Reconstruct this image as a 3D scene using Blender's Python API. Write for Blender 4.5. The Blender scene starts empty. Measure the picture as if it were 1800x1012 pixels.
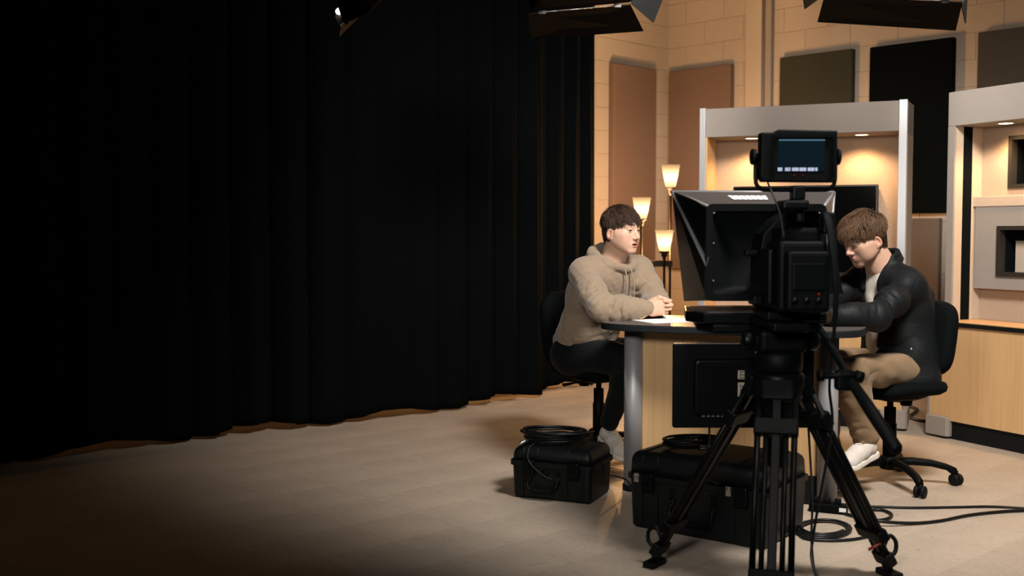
import bpy, bmesh, math, random
import numpy as np
from mathutils import Vector, Matrix, Euler

random.seed(7)
rng = np.random.default_rng(11)
scene = bpy.context.scene
COL = scene.collection

# ------------------------------------------------------------------ camera
FPX = 1900.0            # focal length in pixels of the 1800 x 1012 frame
EYE = 1.13              # camera height
PITCH = math.atan(96.0 / FPX)
cam_data = bpy.data.cameras.new('camera')
cam_data.sensor_width = 36.0
cam_data.lens = 36.0 * FPX / 1800.0
cam_data.clip_start = 0.05
cam_data.dof.use_dof = True
cam_data.dof.focus_distance = 4.95
cam_data.dof.aperture_fstop = 3.2
cam = bpy.data.objects.new('camera', cam_data)
COL.objects.link(cam)
cam.location = (0, 0, EYE)
cam.rotation_euler = (math.pi / 2 - PITCH, 0, 0)
scene.camera = cam

# ------------------------------------------------------------------ world, exposure
world = bpy.data.worlds.new('studio_dark')
scene.world = world
world.use_nodes = True
world.node_tree.nodes['Background'].inputs[0].default_value = (0.35, 0.75, 1.0, 1)
world.node_tree.nodes['Background'].inputs[1].default_value = 0.010
vs = scene.view_settings
vs.view_transform = 'Standard'
vs.look = 'None'
vs.gamma = 1.0
vs.use_curve_mapping = False
vs.exposure = 0.75
scene.cycles.use_denoising = True
scene.cycles.max_bounces = 6


def light(name, kind, loc, target, power, color, **kw):
    ld = bpy.data.lights.new(name, kind)
    ld.energy = power
    ld.color = color
    for k, v in kw.items():
        setattr(ld, k, v)
    o = bpy.data.objects.new(name, ld)
    COL.objects.link(o)
    o.location = loc
    if target is not None:
        o.rotation_euler = (Vector(target) - Vector(loc)).to_track_quat('-Z', 'Y').to_euler()
    return o


# the key light hangs from the grid over the tripod, its soft edge flagged off the left of the studio
light('key_light', 'SPOT', (1.5, 2.55, 3.45), (1.5, 5.4, 0.75), 560, (1.0, 0.92, 0.84),
      spot_size=math.radians(82), spot_blend=0.65, shadow_soft_size=0.40)
# lower, weaker fill light on a stand left of the camera, aimed at the desk
light('fill_light', 'SPOT', (-0.35, 0.5, 1.95), (1.25, 4.9, 0.75), 185, (1.0, 0.93, 0.86),
      spot_size=math.radians(48), spot_blend=0.75, shadow_soft_size=0.30)

# ------------------------------------------------------------------ helpers
def W(px, py, y):
    """world point at depth y seen at pixel (px, py)"""
    dx = (px - 900.0) / FPX
    dy = (506.0 - py) / FPX
    s, c = math.sin(PITCH), math.cos(PITCH)
    v = Vector((dx, c + dy * s, dy * c - s))
    v *= y / v.y
    return Vector((v.x, v.y, v.z + EYE))


def tag(o, label=None, cat=None, group=None, kind=None):
    if label: o['label'] = label
    if cat: o['category'] = cat
    if group: o['group'] = group
    if kind: o['kind'] = kind
    return o


def empty(name, loc=(0, 0, 0), rz=0.0):
    o = bpy.data.objects.new(name, None)
    COL.objects.link(o)
    o.empty_display_size = 0.1
    o.location = loc
    o.rotation_euler = (0, 0, rz)
    return o


def thing(name, label, cat, loc=(0, 0, 0), rz=0.0, group=None):
    return tag(empty(name, loc, rz), label, cat, group)


class MB:
    """collects shapes into one mesh"""
    def __init__(self):
        self.v, self.f, self.sm = [], [], []

    def add(self, verts, faces, smooth=False, M=None):
        n = len(self.v)
        if M is not None:
            verts = [M @ Vector(p) for p in verts]
        self.v += [tuple(p) for p in verts]
        self.f += [tuple(i + n for i in f) for f in faces]
        self.sm += [smooth] * len(faces)
        return self

    def bm_add(self, bm, smooth=False, M=None):
        bm.verts.index_update()
        self.add([v.co.copy() for v in bm.verts], [[v.index for v in f.verts] for f in bm.faces], smooth, M)
        bm.free()
        return self

    def box(self, x0, x1, y0, y1, z0, z1, bevel=0.0, seg=2, M=None, smooth=False):
        bm = bmesh.new()
        bmesh.ops.create_cube(bm, size=1.0)
        for v in bm.verts:
            v.co.x = x0 if v.co.x < 0 else x1
            v.co.y = y0 if v.co.y < 0 else y1
            v.co.z = z0 if v.co.z < 0 else z1
        if bevel > 0:
            bmesh.ops.bevel(bm, geom=list(bm.edges), offset=bevel, segments=seg, affect='EDGES', profile=0.5)
        return self.bm_add(bm, smooth, M)

    def prism(self, pts, z0, z1, bevel=0.0, seg=2, M=None, smooth=False):
        """outline in xy extruded along z (M may turn it)"""
        bm = bmesh.new()
        lo = [bm.verts.new((p[0], p[1], z0)) for p in pts]
        hi = [bm.verts.new((p[0], p[1], z1)) for p in pts]
        n = len(pts)
        bm.faces.new(lo[::-1]); bm.faces.new(hi)
        for i in range(n):
            bm.faces.new((lo[i], lo[(i + 1) % n], hi[(i + 1) % n], hi[i]))
        bmesh.ops.recalc_face_normals(bm, faces=bm.faces)
        if bevel > 0:
            es = [e for e in bm.edges if abs(e.verts[0].co.z - e.verts[1].co.z) < 1e-6]
            bmesh.ops.bevel(bm, geom=es, offset=bevel, segments=seg, affect='EDGES', profile=0.5)
        return self.bm_add(bm, smooth, M)

    def tube(self, pts, r, n=10, M=None, caps=True, smooth=True, flat=1.0):
        pts = [Vector(p) for p in pts]
        rs = r if isinstance(r, (list, tuple)) else [r] * len(pts)
        V, F = [], []
        up = None
        for i, p in enumerate(pts):
            t = (pts[min(i + 1, len(pts) - 1)] - pts[max(i - 1, 0)])
            t = t.normalized() if t.length > 1e-9 else Vector((0, 0, 1))
            if up is None:
                a = Vector((0, 0, 1)) if abs(t.z) < 0.9 else Vector((1, 0, 0))
                up = (a - t * a.dot(t)).normalized()
            else:
                up = up - t * up.dot(t)
                up = up.normalized() if up.length > 1e-6 else t.orthogonal().normalized()
            b = t.cross(up)
            for k in range(n):
                a = 2 * math.pi * k / n
                V.append(p + (up * math.cos(a) * flat + b * math.sin(a)) * rs[i])
        for i in range(len(pts) - 1):
            for k in range(n):
                F.append((i * n + k, i * n + (k + 1) % n, (i + 1) * n + (k + 1) % n, (i + 1) * n + k))
        if caps:
            F.append(tuple(range(n - 1, -1, -1)))
            F.append(tuple((len(pts) - 1) * n + k for k in range(n)))
        return self.add(V, F, smooth, M)

    def lathe(self, prof, n=28, M=None, smooth=True, closed=False):
        """profile of (radius, z) turned about z"""
        V, F = [], []
        m = len(prof)
        for r, z in prof:
            for k in range(n):
                a = 2 * math.pi * k / n
                V.append((max(r, 1e-5) * math.cos(a), max(r, 1e-5) * math.sin(a), z))
        for i in range(m - 1 + (1 if closed else 0)):
            j = (i + 1) % m
            for k in range(n):
                F.append((i * n + k, i * n + (k + 1) % n, j * n + (k + 1) % n, j * n + k))
        if not closed:
            if prof[0][0] > 1e-4: F.append(tuple(range(n - 1, -1, -1)))
            if prof[-1][0] > 1e-4: F.append(tuple((m - 1) * n + k for k in range(n)))
        return self.add(V, F, smooth, M)

    def loft(self, sections, M=None, smooth=True, caps=True):
        n = len(sections[0])
        V = [p for s in sections for p in s]
        F = []
        for i in range(len(sections) - 1):
            for k in range(n):
                F.append((i * n + k, i * n + (k + 1) % n, (i + 1) * n + (k + 1) % n, (i + 1) * n + k))
        if caps:
            F.append(tuple(range(n - 1, -1, -1)))
            F.append(tuple((len(sections) - 1) * n + k for k in range(n)))
        return self.add(V, F, smooth, M)

    def mesh(self, name):
        me = bpy.data.meshes.new(name)
        me.from_pydata(self.v, [], self.f)
        me.polygons.foreach_set('use_smooth', self.sm)
        bm = bmesh.new(); bm.from_mesh(me)
        bmesh.ops.recalc_face_normals(bm, faces=bm.faces)
        bm.to_mesh(me); bm.free()
        me.update()
        return me

    def build(self, name, mat, parent=None, loc=None, label=None):
        return link(name, self.mesh(name), mat, parent, loc, label)


def link(name, me, mat, parent=None, loc=None, label=None):
    o = bpy.data.objects.new(name, me)
    COL.objects.link(o)
    if mat is not None and not me.materials:
        me.materials.append(M_[mat] if isinstance(mat, str) else mat)
    if parent is not None:
        o.parent = parent
    if loc is not None:
        o.location = loc
    if label:
        o['label'] = label
    return o


def rot_to(a, b, xaxis=None):
    """matrix with origin a and local z toward b"""
    a, b = Vector(a), Vector(b)
    z = (b - a).normalized()
    x = Vector(xaxis) if xaxis is not None else (Vector((1, 0, 0)) if abs(z.x) < 0.9 else Vector((0, 1, 0)))
    x = (x - z * x.dot(z)).normalized()
    y = z.cross(x)
    return Matrix(((x.x, y.x, z.x, a.x), (x.y, y.y, z.y, a.y), (x.z, y.z, z.z, a.z), (0, 0, 0, 1)))


def rrect(w, h, r, n=6):
    """rounded rectangle outline centred on 0"""
    pts = []
    for cx, cy, a0 in ((w/2 - r, h/2 - r, 0), (-w/2 + r, h/2 - r, 90), (-w/2 + r, -h/2 + r, 180), (w/2 - r, -h/2 + r, 270)):
        for i in range(n + 1):
            a = math.radians(a0 + 90 * i / n)
            pts.append((cx + r * math.cos(a), cy + r * math.sin(a)))
    return pts


def spline(pts, n=10):
    """Catmull-Rom through points"""
    pts = [Vector(p) for p in pts]
    out = []
    P = [pts[0] * 2 - pts[1]] + pts + [pts[-1] * 2 - pts[-2]]
    for i in range(1, len(P) - 2):
        p0, p1, p2, p3 = P[i - 1], P[i], P[i + 1], P[i + 2]
        for k in range(n):
            t = k / n
            out.append(0.5 * ((2 * p1) + (p2 - p0) * t + (2 * p0 - 5 * p1 + 4 * p2 - p3) * t * t + (3 * p1 - p0 - 3 * p2 + p3) * t ** 3))
    out.append(pts[-1])
    return out


# ------------------------------------------------------------------ materials
M_ = {}


def mat(name, color, rough=0.6, metal=0.0, spec=0.5, noise=0.0, nscale=20.0, bump=0.0, bscale=200.0,
        stretch=(1, 1, 1), sheen=0.0, sss=0.0, emit=None, estr=0.0, coat=0.0, vcol=None, color2=None, bdist=0.002, obj_var=0.0):
    m = bpy.data.materials.new(name)
    m.use_nodes = True
    nt = m.node_tree
    b = nt.nodes['Principled BSDF']
    b.inputs['Roughness'].default_value = rough
    b.inputs['Metallic'].default_value = metal
    b.inputs['Specular IOR Level'].default_value = spec
    b.inputs['Base Color'].default_value = (*color, 1)
    if sheen: b.inputs['Sheen Weight'].default_value = sheen
    if coat: b.inputs['Coat Weight'].default_value = coat
    if sss:
        b.inputs['Subsurface Weight'].default_value = sss
        b.inputs['Subsurface Radius'].default_value = (0.010, 0.004, 0.002)
        b.inputs['Subsurface Scale'].default_value = 1.0
    if emit:
        b.inputs['Emission Color'].default_value = (*emit, 1)
        b.inputs['Emission Strength'].default_value = estr
    tc = nt.nodes.new('ShaderNodeTexCoord')
    mp = nt.nodes.new('ShaderNodeMapping')
    mp.inputs['Scale'].default_value = stretch
    nt.links.new(tc.outputs['Object'], mp.inputs['Vector'])
    base = None
    if vcol:
        a = nt.nodes.new('ShaderNodeAttribute'); a.attribute_name = vcol
        base = a.outputs['Color']
    if noise > 0:
        nz = nt.nodes.new('ShaderNodeTexNoise')
        nz.inputs['Scale'].default_value = nscale
        nz.inputs['Detail'].default_value = 6
        nz.inputs['Roughness'].default_value = 0.6
        nt.links.new(mp.outputs[0], nz.inputs['Vector'])
        mx = nt.nodes.new('ShaderNodeMix'); mx.data_type = 'RGBA'
        c2 = color2 or tuple(c * (1 - noise) for c in color)
        rmp = nt.nodes.new('ShaderNodeMapRange')
        rmp.inputs['From Min'].default_value = 0.3; rmp.inputs['From Max'].default_value = 0.7
        nt.links.new(nz.outputs['Fac'], rmp.inputs['Value'])
        nt.links.new(rmp.outputs[0], mx.inputs['Factor'])
        if base is not None:
            ml = nt.nodes.new('ShaderNodeMix'); ml.data_type = 'RGBA'; ml.blend_type = 'MULTIPLY'
            ml.inputs['Factor'].default_value = 1.0
            mx.inputs['A'].default_value = (1 - noise,) * 3 + (1,)
            mx.inputs['B'].default_value = (1, 1, 1, 1)
            nt.links.new(base, ml.inputs['A']); nt.links.new(mx.outputs['Result'], ml.inputs['B'])
            base = ml.outputs['Result']
        else:
            mx.inputs['A'].default_value = (*c2, 1); mx.inputs['B'].default_value = (*color, 1)
            base = mx.outputs['Result']
    if obj_var > 0:
        oi = nt.nodes.new('ShaderNodeObjectInfo')
        mr = nt.nodes.new('ShaderNodeMapRange')
        mr.inputs['To Min'].default_value = 1 - obj_var; mr.inputs['To Max'].default_value = 1 + obj_var
        nt.links.new(oi.outputs['Random'], mr.inputs['Value'])
        hs = nt.nodes.new('ShaderNodeHueSaturation')
        nt.links.new(mr.outputs[0], hs.inputs['Value'])
        if base is None: hs.inputs['Color'].default_value = (*color, 1)
        else: nt.links.new(base, hs.inputs['Color'])
        base = hs.outputs['Color']
    if base is not None:
        nt.links.new(base, b.inputs['Base Color'])
    if bump > 0:
        bz = nt.nodes.new('ShaderNodeTexNoise')
        bz.inputs['Scale'].default_value = bscale
        bz.inputs['Detail'].default_value = 3
        nt.links.new(mp.outputs[0], bz.inputs['Vector'])
        bp = nt.nodes.new('ShaderNodeBump')
        bp.inputs['Strength'].default_value = bump
        bp.inputs['Distance'].default_value = bdist
        nt.links.new(bz.outputs['Fac'], bp.inputs['Height'])
        nt.links.new(bp.outputs[0], b.inputs['Normal'])
    M_[name] = m
    return m


def emis(name, color, strength):
    m = bpy.data.materials.new(name); m.use_nodes = True
    nt = m.node_tree; nt.nodes.clear()
    e = nt.nodes.new('ShaderNodeEmission'); o = nt.nodes.new('ShaderNodeOutputMaterial')
    e.inputs[0].default_value = (*color, 1); e.inputs[1].default_value = strength
    nt.links.new(e.outputs[0], o.inputs[0])
    M_[name] = m
    return m


def shade_glass(name):
    m = bpy.data.materials.new(name); m.use_nodes = True
    nt = m.node_tree; nt.nodes.clear()
    o = nt.nodes.new('ShaderNodeOutputMaterial')
    t = nt.nodes.new('ShaderNodeBsdfTranslucent'); t.inputs[0].default_value = (0.0125, 0.0122, 0.0105, 1)
    d = nt.nodes.new('ShaderNodeBsdfDiffuse'); d.inputs[0].default_value = (0.0100, 0.0100, 0.0088, 1)
    mx = nt.nodes.new('ShaderNodeMixShader'); mx.inputs[0].default_value = 0.35
    nt.links.new(t.outputs[0], mx.inputs[1]); nt.links.new(d.outputs[0], mx.inputs[2])
    tr = nt.nodes.new('ShaderNodeBsdfTransparent'); tr.inputs[0].default_value = (1.0, 0.82, 0.55, 1)
    m2 = nt.nodes.new('ShaderNodeMixShader'); m2.inputs[0].default_value = 0.30
    nt.links.new(mx.outputs[0], m2.inputs[1]); nt.links.new(tr.outputs[0], m2.inputs[2])
    nt.links.new(m2.outputs[0], o.inputs[0])
    M_[name] = m


def floor_mat(name):
    m = mat(name, (0.40, 0.335, 0.27), rough=0.42, spec=0.35, noise=0.16, nscale=2.2, obj_var=0.014)
    nt = m.node_tree; b = nt.nodes['Principled BSDF']
    src = b.inputs['Base Color'].links[0].from_socket
    geo = nt.nodes.new('ShaderNodeNewGeometry')
    def nz(scale, detail, stretch, rot=0.0):
        mp = nt.nodes.new('ShaderNodeMapping'); mp.inputs['Scale'].default_value = stretch
        mp.inputs['Rotation'].default_value = (0, 0, rot)
        n = nt.nodes.new('ShaderNodeTexNoise'); n.inputs['Scale'].default_value = scale; n.inputs['Detail'].default_value = detail
        nt.links.new(geo.outputs['Position'], mp.inputs['Vector']); nt.links.new(mp.outputs[0], n.inputs['Vector'])
        return n.outputs['Fac']
    def rng_(sock, a, b_, lo, hi):
        r = nt.nodes.new('ShaderNodeMapRange')
        r.inputs['From Min'].default_value = a; r.inputs['From Max'].default_value = b_
        r.inputs['To Min'].default_value = lo; r.inputs['To Max'].default_value = hi
        nt.links.new(sock, r.inputs['Value']); return r.outputs[0]
    def mul(a, bsock):
        x = nt.nodes.new('ShaderNodeMix'); x.data_type = 'RGBA'; x.blend_type = 'MULTIPLY'; x.inputs['Factor'].default_value = 1
        nt.links.new(a, x.inputs['A']); nt.links.new(bsock, x.inputs['B']); return x.outputs['Result']
    c = mul(src, rng_(nz(45, 4, (1, 2.2, 1), 0.6), 0.35, 0.65, 0.90, 1.05))      # speckle of the vinyl
    c = mul(c, rng_(nz(16, 5, (1, 5, 1), -0.5), 0.62, 0.72, 1.0, 0.66))          # scuff streaks
    c = mul(c, rng_(nz(30, 2, (1.0, 1.6, 1), 0.3), 0.70, 0.77, 1.0, 0.50))       # small dark marks
    nt.links.new(c, b.inputs['Base Color'])
    nt.links.new(rng_(nz(3.0, 4, (1, 1, 1)), 0.3, 0.7, 0.36, 0.52), b.inputs['Roughness'])


def wood_mat(name, color, dark, vertical=True):
    m = mat(name, color, rough=0.42, spec=0.4)
    nt = m.node_tree; b = nt.nodes['Principled BSDF']
    tc = nt.nodes.new('ShaderNodeTexCoord')
    mp = nt.nodes.new('ShaderNodeMapping')
    mp.inputs['Scale'].default_value = (60, 60, 2.2) if vertical else (2.2, 60, 60)
    n = nt.nodes.new('ShaderNodeTexNoise'); n.inputs['Scale'].default_value = 1.0; n.inputs['Detail'].default_value = 5
    n.inputs['Distortion'].default_value = 0.6
    nt.links.new(tc.outputs['Object'], mp.inputs['Vector']); nt.links.new(mp.outputs[0], n.inputs['Vector'])
    mp2 = nt.nodes.new('ShaderNodeMapping'); mp2.inputs['Scale'].default_value = (7, 7, 0.6) if vertical else (0.6, 7, 7)
    n2 = nt.nodes.new('ShaderNodeTexNoise'); n2.inputs['Scale'].default_value = 1.0; n2.inputs['Detail'].default_value = 3
    nt.links.new(tc.outputs['Object'], mp2.inputs['Vector']); nt.links.new(mp2.outputs[0], n2.inputs['Vector'])
    ad = nt.nodes.new('ShaderNodeMath'); ad.operation = 'ADD'
    nt.links.new(n.outputs['Fac'], ad.inputs[0]); nt.links.new(n2.outputs['Fac'], ad.inputs[1])
    r = nt.nodes.new('ShaderNodeMapRange'); r.inputs['From Min'].default_value = 0.7; r.inputs['From Max'].default_value = 1.3
    nt.links.new(ad.outputs[0], r.inputs['Value'])
    mx = nt.nodes.new('ShaderNodeMix'); mx.data_type = 'RGBA'
    mx.inputs['A'].default_value = (*dark, 1); mx.inputs['B'].default_value = (*color, 1)
    nt.links.new(r.outputs[0], mx.inputs['Factor']); nt.links.new(mx.outputs['Result'], b.inputs['Base Color'])


BLK = (0.0014, 0.0021, 0.0024)
floor_mat('vinyl_tile')
mat('floor_joint', (0.22, 0.18, 0.14), rough=0.8)
mat('painted_block', (0.56, 0.47, 0.37), rough=0.62, bump=0.5, bscale=260, noise=0.05, nscale=6, obj_var=0.02)
mat('paint_plain', (0.56, 0.47, 0.37), rough=0.6, noise=0.04, nscale=5)
mat('curtain_black', (0.0024, 0.0030, 0.0033), rough=0.95, spec=0.02, bump=0.3, bscale=300)
mat('panel_brown', (0.225, 0.150, 0.110), rough=0.95, spec=0.1, bump=0.6, bscale=500, noise=0.12, nscale=60)
mat('panel_olive', (0.050, 0.050, 0.034), rough=0.95, spec=0.1, bump=0.6, bscale=500, noise=0.1, nscale=60)
mat('panel_black', (0.003, 0.0045, 0.005), rough=0.95, spec=0.05, bump=0.6, bscale=500)
mat('panel_grey', (0.085, 0.08, 0.073), rough=0.95, spec=0.1, bump=0.6, bscale=500, noise=0.1, nscale=60)
mat('panel_taupe', (0.17, 0.14, 0.12), rough=0.95, spec=0.1, bump=0.6, bscale=500, noise=0.1, nscale=60)
mat('set_grey', (0.30, 0.27, 0.245), rough=0.85, spec=0.2, bump=0.5, bscale=420, noise=0.10, nscale=140)
mat('set_cream', (0.50, 0.40, 0.31), rough=0.8, spec=0.2, noise=0.05, nscale=30)
mat('set_fabric', (0.47, 0.36, 0.275), rough=0.95, spec=0.1, bump=0.9, bscale=380, noise=0.22, nscale=170)
mat('aluminium', (0.40, 0.41, 0.43), rough=0.45, metal=0.5)
mat('aluminium_post', (0.32, 0.325, 0.335), rough=0.45, metal=0.35, noise=0.05, nscale=40)
wood_mat('maple', (0.60, 0.385, 0.19), (0.50, 0.31, 0.145))
wood_mat('maple_flat', (0.62, 0.38, 0.18), (0.50, 0.29, 0.13), vertical=False)
mat('kick_black', (0.003, 0.0045, 0.005), rough=0.6, spec=0.2)
mat('desk_top', (0.085, 0.075, 0.072), rough=0.36, spec=0.5, noise=0.1, nscale=80)
mat('desk_edge', (0.008, 0.011, 0.013), rough=0.55, spec=0.2)
mat('paper', (0.80, 0.78, 0.76), rough=0.8)
mat('black_plastic', BLK, rough=0.5, spec=0.07, bump=0.25, bscale=400)
mat('black_satin', (0.0015, 0.0022, 0.0025), rough=0.36, spec=0.12)
mat('hood_plastic_lit', (0.032, 0.035, 0.038), rough=0.34, spec=0.5)  # paler copy for hood top and right side, light put into the colour
mat('hood_edge', (0.13, 0.132, 0.136), rough=0.4, spec=0.5)
mat('black_metal', (0.0016, 0.0023, 0.0026), rough=0.42, metal=0.0, spec=0.10)
mat('black_cloth', (0.002, 0.003, 0.0035), rough=0.7, spec=0.10)
mat('case_plastic', (0.0028, 0.0042, 0.0046), rough=0.42, spec=0.22, bump=0.35, bscale=350)
mat('chrome', (0.72, 0.72, 0.72), rough=0.2, metal=1.0)
mat('cable', (0.0035, 0.0045, 0.005), rough=0.42, spec=0.25)
mat('chair_fabric', (0.0026, 0.0036, 0.0042), rough=0.9, spec=0.06, bump=0.5, bscale=600)
mat('rubber', (0.0022, 0.003, 0.0034), rough=0.55, spec=0.14)
mat('tv_screen', (0.0013, 0.0018, 0.0022), rough=0.08, spec=0.06)
mat('tv_bezel', (0.005, 0.006, 0.007), rough=0.3, spec=0.3)
mat('lamp_metal', (0.018, 0.011, 0.007), rough=0.5, metal=0.3)
mat('frame_dark', (0.020, 0.018, 0.015), rough=0.6, spec=0.3)
mat('sticker', (0.30, 0.27, 0.21), rough=0.7)
mat('sticker_ink', (0.04, 0.04, 0.04), rough=0.7)
mat('white_label', (0.75, 0.75, 0.76), rough=0.5)
mat('red_lever', (0.14, 0.012, 0.008), rough=0.5)
mat('conduit', (0.36, 0.32, 0.27), rough=0.55, noise=0.04, nscale=8)
mat('barn_black', (0.0016, 0.0022, 0.0025), rough=0.7, spec=0.05)
mat('barn_grey', (0.030, 0.034, 0.036), rough=0.7, spec=0.2)
mat('barn_inner', (0.10, 0.095, 0.07), rough=0.6, spec=0.3)
mat('ceiling_dark', (0.010, 0.012, 0.013), rough=0.95)
mat('baseboard_dark', (0.045, 0.045, 0.042), rough=0.7)
mat('hoodie', (0.268, 0.205, 0.145), rough=0.95, spec=0.08, sheen=0.25, bump=0.5, bscale=420, noise=0.10, nscale=90)
mat('drawstring', (0.30, 0.235, 0.175), rough=0.9, spec=0.1)
mat('trousers_black', (0.0038, 0.0054, 0.0064), rough=0.85, spec=0.10, sheen=0.04, bump=0.4, bscale=500)
mat('trousers_khaki', (0.225, 0.150, 0.085), rough=0.9, spec=0.1, sheen=0.15, bump=0.5, bscale=450, noise=0.10, nscale=60)
mat('jacket_black', (0.0046, 0.0064, 0.0074), rough=0.60, spec=0.20, bump=0.5, bscale=60, bdist=0.003)
mat('tee_white', (0.62, 0.58, 0.53), rough=0.9, spec=0.1, bump=0.3, bscale=300)
mat('shoe_white', (0.58, 0.54, 0.49), rough=0.7, spec=0.2, noise=0.12, nscale=40)
mat('shoe_sole', (0.66, 0.62, 0.57), rough=0.6, spec=0.3)
mat('shoe_lace', (0.70, 0.67, 0.63), rough=0.9)
mat('skin', (0.6, 0.4, 0.3), rough=0.48, spec=0.35, sss=0.25, vcol='col', noise=0.06, nscale=90)
mat('hair', (0.05, 0.03, 0.02), rough=0.55, spec=0.22, vcol='col')
mat('eye_white', (0.6, 0.6, 0.6), rough=0.2, vcol='col', coat=0.3)
emis('downlight_glow', (1.0, 0.66, 0.34), 9.0)
emis('screen_glow', (0.0045, 0.011, 0.016), 0.6)
emis('screen_text', (0.55, 0.60, 0.80), 0.8)
emis('screen_line', (0.10, 0.19, 0.27), 0.5)
emis('led_red', (0.5, 0.03, 0.015), 0.16)
emis('tube_glow', (1.0, 0.93, 0.84), 3.0)
shade_glass('lamp_glass')


def wmat(o):
    m = o.matrix_basis.copy()
    while o.parent is not None:
        o = o.parent
        m = o.matrix_basis @ m
    return m


def buildw(mb, name, mat_, parent, label=None):
    """like MB.build for shapes given in world coordinates"""
    inv = wmat(parent).inverted()
    mb.v = [tuple(inv @ Vector(p)) for p in mb.v]
    return mb.build(name, mat_, parent, label=label)


R = math.radians
# ------------------------------------------------------------------ floor of square vinyl tiles
floor = MB().box(-9, 7, -3, 14, -0.08, -0.0045).build('floor', 'floor_joint')
tag(floor, 'worn beige vinyl tile studio floor', 'floor', kind='structure')
T = 0.3048
FA = R(42.0)
fe1 = Vector((math.cos(FA), math.sin(FA), 0)); fe2 = Vector((-math.sin(FA), math.cos(FA), 0))
FO = Vector((-0.54, 4.03, 0))
tile_me = MB().box(-T/2 + 0.0004, T/2 - 0.0004, -T/2 + 0.0004, T/2 - 0.0004, -0.0045, 0.0, bevel=0.0004, seg=1).mesh('floor_tile')
tile_me.materials.append(M_['vinyl_tile'])
near, rest = [], []
for i in range(-34, 40):
    for j in range(-34, 40):
        c = FO + fe1 * (i + 0.5) * T + fe2 * j * T
        if not (-8.5 < c.x < 6.5 and -2.5 < c.y < 13.5):
            continue
        d = max(c.y, 0.3)
        px = 900 + FPX * c.x / d
        py = 410 + EYE * FPX / d
        seen = 330 < px < 1860 and 640 < py < 1050 and c.y > 3
        if c.x * -0.68 + (c.y - 6.28) * 0.73 - 1.17 * 0.68 > 0.35 and c.x < 1: seen = False
        (near if seen else rest).append((-py, c))
near.sort(key=lambda t: t[0])
for k, (_, c) in enumerate(near[:300]):
    o = bpy.data.objects.new('floor_tile', tile_me); COL.objects.link(o); o.parent = floor
    o.location = c; o.rotation_euler = (0, 0, FA)
mb = MB()
Rz = Matrix.Rotation(FA, 4, 'Z')
for _, c in near[300:] + rest:
    h = T / 2 - 0.0004
    mb.add([(-h, -h, 0), (h, -h, 0), (h, h, 0), (-h, h, 0)], [(0, 1, 2, 3)], M=Matrix.Translation(c) @ Rz)
tag(mb.build('floor_tiles_far', 'vinyl_tile', floor), kind='stuff')

# ------------------------------------------------------------------ block walls
CORNER = Vector((1.46, 10.2, 0))
LA, BA = R(44), R(-44.5)
ld = Vector((math.cos(LA), math.sin(LA), 0)); bd = Vector((math.cos(BA), math.sin(BA), 0))
BW, BH, J = 0.4064, 0.2032, 0.004
block_me = MB().box(J/2, BW - J/2, -0.006, 0.02, J/2, BH - J/2, bevel=0.0025, seg=2).mesh('block')
block_me.materials.append(M_['painted_block'])
half_me = MB().box(J/2, BW/2 - J/2, -0.006, 0.02, J/2, BH - J/2, bevel=0.0025, seg=2).mesh('half_block')
half_me.materials.append(M_['painted_block'])

# left wall: local x runs away from the camera to the corner, room side is local -y
wl = MB().box(-9.0, 0.0, 0.0, 0.15, 0, 4.1).build('wall_left', 'paint_plain', loc=CORNER)
wl.rotation_euler = (0, 0, LA)
tag(wl, 'cream painted concrete block wall behind the black curtain', 'wall', kind='structure')
wb = MB().box(0.0, 7.0, 0.0, 0.15, 0, 4.1).build('wall_back', 'paint_plain', loc=CORNER)
wb.rotation_euler = (0, 0, BA)
tag(wb, 'cream painted concrete block wall behind the lit set', 'wall', kind='structure')
for r in range(20):
    off = (r % 2) * BW / 2
    for k in range(-5, 1):
        x = k * BW - off + (BW / 2 if False else 0)
        if x + BW > 0.001:
            if off == 0: continue
            o = bpy.data.objects.new('block', half_me); o.location = (-BW/2, 0, r * BH)
        else:
            o = bpy.data.objects.new('block', block_me); o.location = (x, 0, r * BH)
        if x < -1.9: continue
        COL.objects.link(o); o.parent = wl
    k = 0
    x = 0.0
    if off: 
        o = bpy.data.objects.new('block', half_me); o.location = (0, 0, r * BH); COL.objects.link(o); o.parent = wb
        x = BW / 2
    while x < 4.1:
        o = bpy.data.objects.new('block', block_me); o.location = (x, 0, r * BH); COL.objects.link(o); o.parent = wb
        x += BW
# pilaster and surface conduit on the back wall
def wall_x(px):       # distance along the back wall seen at pixel column px
    t = (px - 900) / FPX
    return (t * CORNER.y - CORNER.x) / (bd.x - t * bd.y)
x0, x1, x2, x3 = wall_x(1314), wall_x(1342), wall_x(1346), wall_x(1357)
tr = MB().box(x0, x1, -0.075, 0.01, 0, 4.05, bevel=0.006).build('trim_1', 'paint_plain', loc=CORNER)
tr.rotation_euler = (0, 0, BA)
tag(tr, 'cream painted pilaster running up the back wall', 'pilaster', kind='structure')
tr = MB().box(x2, x3, -0.06, 0.01, 0, 4.05, bevel=0.012, seg=3).box(x2 - 0.02, x3 + 0.02, -0.07, 0.0, 1.5, 1.54).build('trim_2', 'conduit', loc=CORNER)
tr.rotation_euler = (0, 0, BA)
tag(tr, 'grey metal conduit beside the cream pilaster', 'conduit', kind='structure')
bb = MB().box(0.0, 6.9, -0.026, -0.012, 0, 0.16, bevel=0.003).build('baseboard_back', 'baseboard_dark', loc=CORNER)
bb.rotation_euler = (0, 0, BA)
tag(bb, 'dark rubber baseboard along the back wall', 'baseboard', kind='structure')
ce = MB().box(-9, 7, -3, 14, 4.1, 4.2).build('ceiling', 'ceiling_dark')
tag(ce, 'dark studio ceiling above the lighting grid', 'ceiling', kind='structure')

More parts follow.
